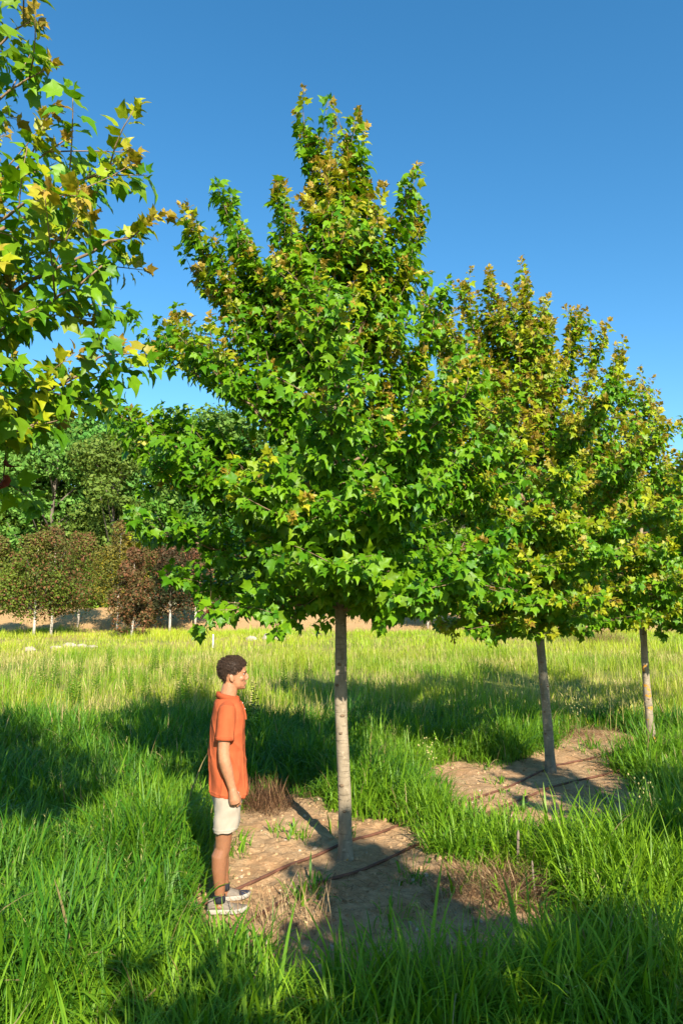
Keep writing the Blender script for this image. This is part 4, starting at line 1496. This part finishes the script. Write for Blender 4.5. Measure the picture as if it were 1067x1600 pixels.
def grass_field(name, label, ncl, y0, y1, per, hmin, hmax, wid, spread, segs, c_a, c_b, c_dry, seed, dry=0.04, clear=True, hnoise=0.75, bendk=1.0, marg=1.3, colnoise=2.0):
    rs = np.random.RandomState(seed)
    cx, cy = wedge(ncl, y0, y1, rs, marg)
    n0 = len(cx)
    hn = fbm(cx, cy, hnoise, seed)
    hc = hmin + (hmax - hmin) * np.clip((hn - 0.30) / 0.40, 0, 1)
    hc = hc * (0.75 + 0.5 * rs.rand(n0))
    if clear:
        sm = soil_mask(cx, cy)
        keep = (sm < 0.5) | (rs.rand(n0) < 0.028)
        hc = np.where(sm > 0.5, hc * 0.4, hc)
        ed = np.zeros(n0)
        for dx, dy in ((.25, 0), (-.25, 0), (0, .3), (0, -.3)):
            ed = np.maximum(ed, soil_mask(cx + dx, cy + dy))
        hc = np.where((ed > 0.5) & (sm < 0.5), hc * 0.72, hc)
        fd = np.hypot(cx - PX, cy - PY + 0.02)
        keep &= fd > 0.22
        keep &= ~((np.abs(cx - PX) < 0.26) & (cy < PY) & (cy > PY - 0.5) & (rs.rand(n0) < 0.6))
        hc = np.where((np.abs(cx - PX - 0.02) < 0.30) & (cy < PY + 0.1) & (cy > PY - 1.1), hc * np.clip(0.25 + 0.55 * (PY - cy - 0.1), 0.22, 0.7), hc)
        for bb in (b1, b2, b3):
            keep &= np.hypot(cx - bb.x, cy - bb.y) > 0.12
        cx, cy, hc = cx[keep], cy[keep], hc[keep]
    m = len(cx)
    tone = np.clip((fbm(cx, cy, colnoise, seed + 3) - 0.3) / 0.4, 0, 1)
    i = np.repeat(np.arange(m), per)
    n = len(i)
    dxy = rs.randn(n, 2) * spread
    x, y = cx[i] + dxy[:, 0], cy[i] + dxy[:, 1]
    az = np.arctan2(dxy[:, 1], dxy[:, 0]) + rs.randn(n) * 0.7
    ln = hc[i] * (0.55 + 0.75 * rs.rand(n))
    w = wid * (0.5 + 1.5 * rs.rand(n) ** 2.2)
    th0 = np.abs(rs.randn(n)) * 0.26
    bend = (0.25 + 2.1 * rs.rand(n) ** 1.5) * bendk
    mixv = np.clip(tone[i] * 0.65 + rs.rand(n) * 0.65 - 0.15, 0, 1)[:, None]
    C = np.array(c_a) * (1 - mixv) + np.array(c_b) * mixv
    if not clear:                                     # the meadow dries out in patches
        dn = np.clip((fbm(x, y, 2.4, seed + 8) - 0.42) / 0.2, 0, 1)
        dry = (dry * (0.4 + 2.6 * dn))[:, None]
        keepm = rs.rand(n) > 0.75 * np.clip((fbm(x, y, 1.7, seed + 15) - 0.55) / 0.1, 0, 1)
        x, y, ln, w, az, th0, bend, C, dry = (q_[keepm] for q_ in (x, y, ln * (1.1 - 0.5 * dn), w, az, th0, bend, C, dry))
        n = len(x)
    C = np.where(rs.rand(n, 1) < dry, np.array(c_dry) * (0.7 + 0.6 * rs.rand(n, 1)), C)
    V, F4, F3, CC = blades(n, x, y, ln, w, az, th0, bend, C, segs, rs)
    o = obj(name, mesh_np(name, V, [F4, F3], CC, True, M_GRASS))
    tag(o, label, 'grass', kind='stuff')
    print(name, n)
    return o


GA, GB, GDRY = (0.045, 0.160, 0.008), (0.230, 0.380, 0.012), (0.36, 0.27, 0.11)
grass_field('tall_grass', 'tall lush green grass with broad arching blades around the soil patches', 2700, 1.2, 6.5, 26, 0.28, 0.58, 0.0088, 0.070, 7, GA, GB, GDRY, 801, dry=0.012, bendk=1.6)
grass_field('tall_grass', 'tall green grass growing between and behind the maple trunks', 4400, 6.3, 13.0, 20, 0.28, 0.56, 0.0095, 0.08, 5, GA, (0.20, 0.35, 0.014), GDRY, 802, dry=0.02, bendk=1.45)
grass_field('short_grass', 'short fine grass filling in under the tall blades', 5200, 1.2, 9.5, 7, 0.12, 0.26, 0.0040, 0.07, 3, (0.03, 0.16, 0.010), (0.09, 0.25, 0.016), GDRY, 803, dry=0.06)
grass_field('meadow_grass', 'yellow-green meadow grass with dry stalks across the open field', 9500, 12.5, 27.0, 9, 0.26, 0.50, 0.0080, 0.13, 3, (0.16, 0.33, 0.010), (0.38, 0.42, 0.030), (0.52, 0.42, 0.16), 804, dry=0.18, clear=False, bendk=0.7, marg=2.0, colnoise=3.0)
grass_field('far_meadow_grass', 'bright short grass on the far rise of the field', 9500, 26.0, 42.5, 7, 0.18, 0.42, 0.014, 0.28, 2, (0.23, 0.40, 0.012), (0.46, 0.50, 0.035), (0.50, 0.40, 0.15), 805, dry=0.08, clear=False, bendk=0.6, marg=2.5, colnoise=6.0)
grass_field('bank_grass', 'sparse straw-coloured grass on the earth bank', 1100, 42.0, 60.0, 6, 0.18, 0.42, 0.022, 0.35, 2, (0.16, 0.17, 0.03), (0.36, 0.27, 0.10), (0.44, 0.32, 0.15), 806, dry=0.5, clear=False, bendk=0.5, marg=2.5, colnoise=4.0)

grass_field('dead_thatch', 'low brown dead thatch lying under the green grass', 3600, 2.0, 10.5, 6, 0.10, 0.24, 0.0030, 0.09, 3, (0.26, 0.16, 0.07), (0.40, 0.28, 0.13), GDRY, 807, dry=0.3, bendk=2.0)
# loose flowering panicles above the near grass
rs = np.random.RandomState(821)
x, y = wedge(420, 2.6, 11.0, rs, 1.0)
k_ = soil_mask(x, y) < 0.5
x, y = x[k_], y[k_]
mb = MB()
for i in range(len(x)):
    if vnoise(x[i], y[i], 1.3, 91) < 0.45 or abs(x[i] - PX) < 0.3: continue
    z, h = gz(x[i], y[i]), 0.42 + 0.24 * rs.rand()
    a_ = rs.rand() * 6.28
    tip = np.array((x[i] + .09 * math.cos(a_), y[i] + .09 * math.sin(a_), z + h))
    q = bez(np.array((x[i], y[i], z)), np.array((x[i], y[i], z + h * .7)), tip, 6)
    mb.tube(q, np.linspace(.0022, .0010, 6), 3, (0.20, 0.26, 0.05))
    for j in range(7):
        f = 3.2 + 1.8 * j / 7
        t = q[int(f)] + (q[min(5, int(f) + 1)] - q[int(f)]) * (f % 1)
        d = unit(np.array((rs.randn(), rs.randn(), 0.5)))
        w = unit(np.cross(d, (0, 0, 1.0)))
        L_ = 0.03 + 0.03 * rs.rand()
        mb.add([t, t + d * L_ * .6 + w * .003, t + d * L_, t + d * L_ * .6 - w * .003], None, [(0, 1, 2), (0, 2, 3)], np.array((0.34, 0.32, 0.10)) * (.7 + .5 * rs.rand()))
tag(obj('grass_panicles', mb.mesh('grass_panicles', M_DRY, True, True)), 'thin flowering grass heads nodding above the near green grass', 'grass', kind='stuff')

# seed stalks standing above the meadow and yellow flower heads
rs = np.random.RandomState(811)
x, y = wedge(4200, 11.5, 30.0, rs, 2.0)
n = len(x)
V, F4, F3, CC = blades(n, x, y, 0.40 + 0.32 * rs.rand(n), 0.0045 + 0.003 * rs.rand(n), rs.rand(n) * 6.28, np.abs(rs.randn(n)) * 0.10, 0.25 * rs.rand(n),
                       np.array((0.40, 0.36, 0.11)) * (0.6 + 0.7 * rs.rand(n, 1)), 3, rs)
tag(obj('seed_stalks', mesh_np('seed_stalks', V, [F4, F3], CC, True, M_DRY)), 'thin straw-coloured seed stalks standing above the meadow grass', 'grass', kind='stuff')
x, y = wedge(620, 11.0, 26.0, rs, 1.5)
x = np.concatenate([x, rs.rand(160) * 5 - 7.5])
y = np.concatenate([y, 12 + rs.rand(160) * 7])
mb = MB()
for i in range(len(x)):
    if vnoise(x[i], y[i], 2.2, 77) < 0.42: continue
    z = gz(x[i], y[i])
    h = 0.36 + 0.22 * rs.rand()
    r_ = 0.012 + 0.010 * rs.rand()
    p = np.array((x[i], y[i], z + h))
    a_ = np.arange(6) / 6 * 6.283
    ringp = p + np.stack([r_ * np.cos(a_), r_ * np.sin(a_), 0.35 * r_ * np.ones(6)], 1)
    mb.add(np.concatenate([[p], ringp]), None, [(0, 1 + j, 1 + (j + 1) % 6) for j in range(6)], (0.62, 0.36, 0.015))
    mb.add([(x[i] - .003, y[i], z), (x[i] + .003, y[i], z), p], None, [(0, 1, 2)], (0.08, 0.15, 0.02))
tag(obj('yellow_flowers', mb.mesh('yellow_flowers', M_DRY, True, True)), 'tiny yellow wildflowers dotted through the meadow', 'flowers', kind='stuff')


# ------------------------------------------------------------------ upright weeds
def weed_mesh(seed, h, nl, ll, c_a, c_b, droop=0.2, sparse=False):
    rs_ = np.random.RandomState(seed)
    st, lf = MB(), MB()
    st.tube([(0, 0, -0.02), (0.008 * rs_.randn(), 0.008 * rs_.randn(), h * 0.5), (0.02 * rs_.randn(), 0.02 * rs_.randn(), h)], [.006, .0045, .002], 5)
    for i in range(nl):
        f = (i + rs_.rand()) / nl
        z = h * (0.12 + 0.88 * f)
        az = i * 2.4 + rs_.randn() * 0.3
        L_ = ll * (1.15 - 0.75 * f) * (0.8 + 0.4 * rs_.rand())
        d = np.array((math.cos(az), math.sin(az), 0.75 - droop))
        w = np.array((-math.sin(az), math.cos(az), 0))
        p = np.array((0, 0, z))
        wd = L_ * (0.09 if not sparse else 0.22)
        mid = p + d * L_ * 0.5
        tip = p + d * L_ * 0.95 - np.array((0, 0, L_ * droop))
        lf.add([p, mid - w * wd, tip, mid + w * wd], None, [(0, 1, 2), (0, 2, 3)], np.array(c_a) + (np.array(c_b) - np.array(c_a)) * rs_.rand())
    return st, lf


def weed_thing(name, label, group, seed, h, nl, ll, ca, cb, **kw):
    root = empty(name, (0, 0, 0))
    st, lf = weed_mesh(seed, h, nl, ll, ca, cb, **kw)
    for m_ in (st,):
        m_.C = [np.tile(np.array((0.08, 0.15, 0.02)), (len(v), 1)) for v in m_.V]
    obj('stem', st.mesh('stem', M_GRASS, True, True), root)
    obj('leaves', lf.mesh('leaves', M_GRASS, True, True), root)
    return tag(root, label, 'weed', group)


wl = [(12, 1074), (37, 1078), (50, 1086), (66, 1074), (85, 1072), (108, 1096), (118, 1102), (126, 1052), (150, 1088), (168, 1054), (173, 1046), (196, 1062), (204, 1082),
      (228, 1092), (238, 1050), (243, 1046), (258, 1052), (282, 1100), (290, 1098), (303, 1076), (317, 1068), (329, 1070), (276, 1060), (444, 1080), (462, 1076), (480, 1070)]
wp = [weed_thing('upright_weed', '', None, 500 + i, 0.78, 90, 0.13, (0.11, 0.30, 0.012), (0.26, 0.44, 0.02)) for i in range(3)]
rs = np.random.RandomState(12)
for i, (u, v) in enumerate(wl):
    o = wp[i] if i < 3 else copy_tree(wp[i % 3])
    p = gpix(u, v + 6)
    o.location = (p.x, p.y, gz(p.x, p.y))
    s = 0.85 + 0.4 * rs.rand()
    o.scale = (s, s, s)
    o.rotation_euler = (0, 0, rs.rand() * 6.28)
    tag(o, 'narrow upright green weed standing in the sunlit meadow', 'weed', 'upright weeds in the meadow')
dw = weed_thing('leafy_weed', 'dark leafy weed rising just past the face of the person', None, 531, 0.95, 60, 0.14, (0.03, 0.10, 0.015), (0.06, 0.16, 0.02), droop=0.35, sparse=True)
p = gpix(396, 1170)
dw.location = (p.x, p.y, gz(p.x, p.y))
dw2 = copy_tree(dw)
p = gpix(612, 1140)
dw2.location = (p.x, p.y, gz(p.x, p.y))
dw2.scale = (0.6, 0.6, 0.6)
dw2['label'] = 'small leafy weed in the shaded grass beyond the tallest trunk'


def seed_weed(label, u, v, h, seed):
    rs_ = np.random.RandomState(seed)
    p = gpix(u, v)
    root = empty('seeding_weed', (p.x, p.y, gz(p.x, p.y)))
    tag(root, label, 'weed')
    mb, hd = MB(), MB()
    for k in range(3):
        a_ = rs_.rand() * 6.28
        tip = np.array((0.10 * math.cos(a_), 0.10 * math.sin(a_), h * (0.8 + 0.25 * rs_.rand())))
        q = bez(np.array((0, 0, -.02)), tip * np.array((.2, .2, .6)), tip, 8)
        mb.tube(q, np.linspace(.004, .0015, 8), 4)
        for j in range(7):
            t = q[7 if j == 0 else 4 + j % 4]
            e_ = t + np.array((rs_.randn() * .035, rs_.randn() * .035, .03 + .05 * rs_.rand()))
            mb.tube([t, e_], .0012, 4)
            hd.ell(e_, (.008, .008, .010), 6, 4)
    obj('stem', mb.mesh('stem', M_SEEDSTEM), root)
    obj('seed_heads', hd.mesh('seed_heads', M_SEED), root)['kind'] = 'stuff'


M_SEEDSTEM = plain('green_stem', (0.13, 0.20, 0.04), 0.7)
M_SEED = plain('seed_head', (0.42, 0.36, 0.13), 0.8)
seed_weed('tall weed with pale seed heads above the sunlit grass past the straw litter', 1018, 1345, 0.62, 1)
seed_weed('shorter forked weed with seed heads in grass behind the grey trunk', 905, 1150, 0.55, 2)
seed_weed('weed with small seed heads in the grass between the grey trunk and tallest trunk', 678, 1235, 0.55, 3)

# ------------------------------------------------------------------ hoses, straw, stones, stakes
def hose(label, px, r_=0.013):
    pts = []
    for u, v in px:
        p = gpix(u, v)
        pts.append((p.x, p.y))
    pts = np.array(pts)
    t = np.linspace(0, len(pts) - 1, 90)
    k = np.arange(len(pts))
    X, Y = np.interp(t, k, pts[:, 0]), np.interp(t, k, pts[:, 1])
    ker = np.ones(9) / 9
    X = np.convolve(np.pad(X, 4, mode='edge'), ker, 'valid')
    Y = np.convolve(np.pad(Y, 4, mode='edge'), ker, 'valid')
    Z = np.maximum.reduce([ground_z(X + a, Y + b_) for a, b_ in ((0, 0), (.02, .02), (-.02, -.02))])
    Z = np.convolve(np.pad(Z, 3, mode='edge'), np.ones(7) / 7, 'valid') + r_ * 0.7
    mb = MB()
    mb.tube(np.stack([X, Y, Z], 1), r_, 8)
    o = obj('irrigation_hose', mb.mesh('irrigation_hose', M_HOSE))
    tag(o, label, 'hose', 'irrigation hoses along the row')


hose('red-brown irrigation hose running right behind the foot of the tallest trunk', [(250, 1440), (330, 1412), (388, 1386), (440, 1358), (500, 1334), (535, 1322), (575, 1310), (612, 1296), (700, 1262), (770, 1240), (815, 1222), (845, 1206), (880, 1194), (935, 1182), (985, 1168), (1060, 1140)])
hose('red-brown irrigation hose crossing the soil in front of the tallest trunk', [(330, 1480), (380, 1450), (428, 1414), (470, 1392), (520, 1374), (575, 1358), (632, 1330), (700, 1300), (780, 1262), (850, 1236), (880, 1224), (935, 1214), (1000, 1196), (1080, 1170)])


def straw(name, label, u, v, rx, ry, n, hgt, cs, seed, cat='straw', lenr=(0.12, 0.35), upright=0.5):
    rs_ = np.random.RandomState(seed)
    p = gpix(u, v)
    n_ = n
    x = p.x + rs_.randn(n_) * rx
    y = p.y + rs_.randn(n_) * ry
    root_z = ground_z(x, y)
    az = rs_.rand(n_) * 6.28
    V, F4, F3, CC = blades(n_, x, y, lenr[0] + (lenr[1] - lenr[0]) * rs_.rand(n_), 0.0022 + 0.0025 * rs_.rand(n_), az, 1.5 - upright * rs_.rand(n_) * 1.3, 0.5 * rs_.randn(n_) * 0.5 + 0.2,
                           np.array(cs)[rs_.randint(0, len(cs), n_)] * (0.6 + 0.7 * rs_.rand(n_, 1)), 3, rs_)
    V = V.reshape(n_, -1, 3)
    d2 = ((x - p.x) / rx) ** 2 + ((y - p.y) / ry) ** 2
    V[:, :, 2] += (hgt * np.exp(-d2 / 2) * rs_.rand(n_))[:, None] + 0.015
    o = obj(name, mesh_np(name, V.reshape(-1, 3), [F4, F3], CC, True, M_DRY))
    tag(o, label, cat, kind='stuff')


BRN = [(0.14, 0.070, 0.032), (0.24, 0.13, 0.06), (0.09, 0.045, 0.022)]
TAN = [(0.36, 0.22, 0.10), (0.46, 0.32, 0.16), (0.22, 0.12, 0.055)]
straw('dead_grass_heap', 'dark brown heap of dead grass at the soil edge behind the person', 412, 1262, 0.16, 0.16, 900, 0.14, BRN, 1, upright=0.9)
straw('straw_litter', 'reddish straw litter on the soil at the edge of the shade', 800, 1392, 0.28, 0.20, 1300, 0.05, BRN[:2] + TAN, 2)
straw('straw_litter', 'pale straw stalks lying on the shaded soil near the shoes', 445, 1440, 0.18, 0.16, 150, 0.04, TAN[:2], 3, upright=1.0)
straw('straw_litter', 'straw litter by the soil patch of the grey-trunked maple', 905, 1150, 0.45, 0.35, 900, 0.05, TAN + BRN[:1], 4)
straw('straw_litter', 'scattered dry stalks across the bare soil around the tallest trunk', 600, 1390, 0.65, 0.45, 500, 0.01, TAN + BRN, 5, upright=0.15, lenr=(0.05, 0.18))
straw('dead_grass_heap', 'wide brown mound of dried grass far out in the meadow', 930, 1006, 0.9, 0.4, 2600, 0.55, BRN[:2] + TAN, 6, upright=1.0, lenr=(0.3, 0.6))

rs = np.random.RandomState(91)
mb = MB()
ico = None
for i in range(4200):
    if i < 3000: u, v = rs.uniform(300, 900), rs.uniform(1240, 1530)
    else: u, v = rs.uniform(650, 1067), rs.uniform(1135, 1275)
    d = ray(u, v)
    k = -CAMH / d.z
    x, y = d.x * k, d.y * k
    if soil_mask(np.array([x]), np.array([y]))[0] < .5: continue
    r_ = 0.004 + 0.020 * rs.rand() ** 4
    a_ = np.arange(5) / 5 * 6.283 + rs.rand() * 6
    z = gz(x, y)
    ring1 = np.stack([x + r_ * np.cos(a_) * (0.8 + .5 * rs.rand(5)), y + r_ * np.sin(a_) * (0.8 + .5 * rs.rand(5)), np.full(5, z - .002)], 1)
    ring2 = np.stack([x + .7 * r_ * np.cos(a_ + .3), y + .7 * r_ * np.sin(a_ + .3), z + r_ * (.6 + .4 * rs.rand(5))], 1)
    s = 0.6 + 0.8 * rs.rand()
    mb.rings([ring1, ring2], np.array((0.36, 0.23, 0.12)) * s if rs.rand() < .93 else np.array((0.46, 0.37, 0.26)) * s)
M_CLOD = plain('soil_clod', (0.3, 0.2, 0.1), 0.95, 0.1, 0.2, 60, attr=True)
tag(obj('soil_clods', mb.mesh('soil_clods', M_CLOD, False, True)), 'loose clods and pebbles scattered on the bare soil', 'clods', kind='stuff')


def rock(name, label, u, v, sx, sy, sz, seed, cat='rock', group=None):
    rs_ = np.random.RandomState(seed)
    p = gpix(u, v)
    n, m = 14, 7
    rings = []
    for i in range(m):
        ph = math.pi * (i + .5) / m - math.pi / 2
        a_ = np.arange(n) / n * 6.283
        k = 0.75 + 0.5 * vnoise(np.cos(a_) * 2 + 9, np.sin(a_) * 2 + ph * 1.5, 1.0, seed)
        rings.append(np.stack([sx * np.cos(ph) * np.cos(a_) * k, sy * np.cos(ph) * np.sin(a_) * k, sz * math.sin(ph) * np.ones(n) * (0.8 + .4 * rs_.rand(n))], 1))
    mb = MB()
    mb.rings(rings)
    o = obj(name, mb.mesh(name, M_STONE, False), None, (p.x, p.y, gz(p.x, p.y) + sz * .35))
    tag(o, label, cat, group)


for i, (u, v, sx, sz, lab) in enumerate(((47, 1017, .35, .22, 'white rubble stone alone in the meadow before the copper-leaved twins'), (88, 1014, .35, .18, 'low white rubble stone, second of the line in the meadow'),
                                        (108, 1011, .42, .24, 'largest pale rubble stone in the meadow line'), (128, 1011, .32, .18, 'small white rubble stone beside the largest in the meadow'),
                                        (145, 1012, .34, .15, 'flat white rubble stone ending the meadow line'), (393, 1001, .40, .28, 'small pinkish rock near the pile under the crown edge'),
                                        (424, 1000, .70, .42, 'large pinkish rock under the low crown edge of the tallest maple'), (438, 1001, .35, .25, 'little rock leaning on the large pinkish one'))):
    rock('stone', lab, u, v, sx * .7, sx * .5, sz * .55, 700 + i, group='stones in the far meadow')


def stake(name, label, u, v, h, r_, mat, lean=0.0):
    p = gpix(u, v)
    mb = MB()
    a_ = np.arange(4) / 4 * 6.283 + .785
    mb.rings([np.stack([r_ * np.cos(a_) + lean * z, r_ * np.sin(a_), np.full(4, z)], 1) * 1.0 for z in (-.08, h * .5, h - .02)] + [np.stack([.5 * r_ * np.cos(a_) + lean * h, .5 * r_ * np.sin(a_), np.full(4, h)], 1)])
    o = obj(name, mb.mesh(name, mat, False), None, (p.x, p.y, gz(p.x, p.y)))
    tag(o, label, 'stake')


M_STK = plain('weathered_wood', (0.20, 0.15, 0.11), 0.9, 0.1, 0.3, 30)
M_WHT = plain('white_paint', (0.75, 0.73, 0.68), 0.7, 0.2, 0.1)
stake('stake', 'short white marker stake far out in the meadow', 333, 1012, 0.55, 0.035, M_WHT)
stake('stake', 'short grey wooden stick standing in the grass beside the soil patch', 808, 1362, 0.32, 0.012, M_STK, 0.05)
stake('stake', 'thin pale stick in the grass beside the straw litter', 835, 1402, 0.26, 0.009, M_STK, -0.04)
print('triangles', sum(len(o.data.polygons) for o in scene.objects if o.type == 'MESH'), 'objects', len(scene.objects))
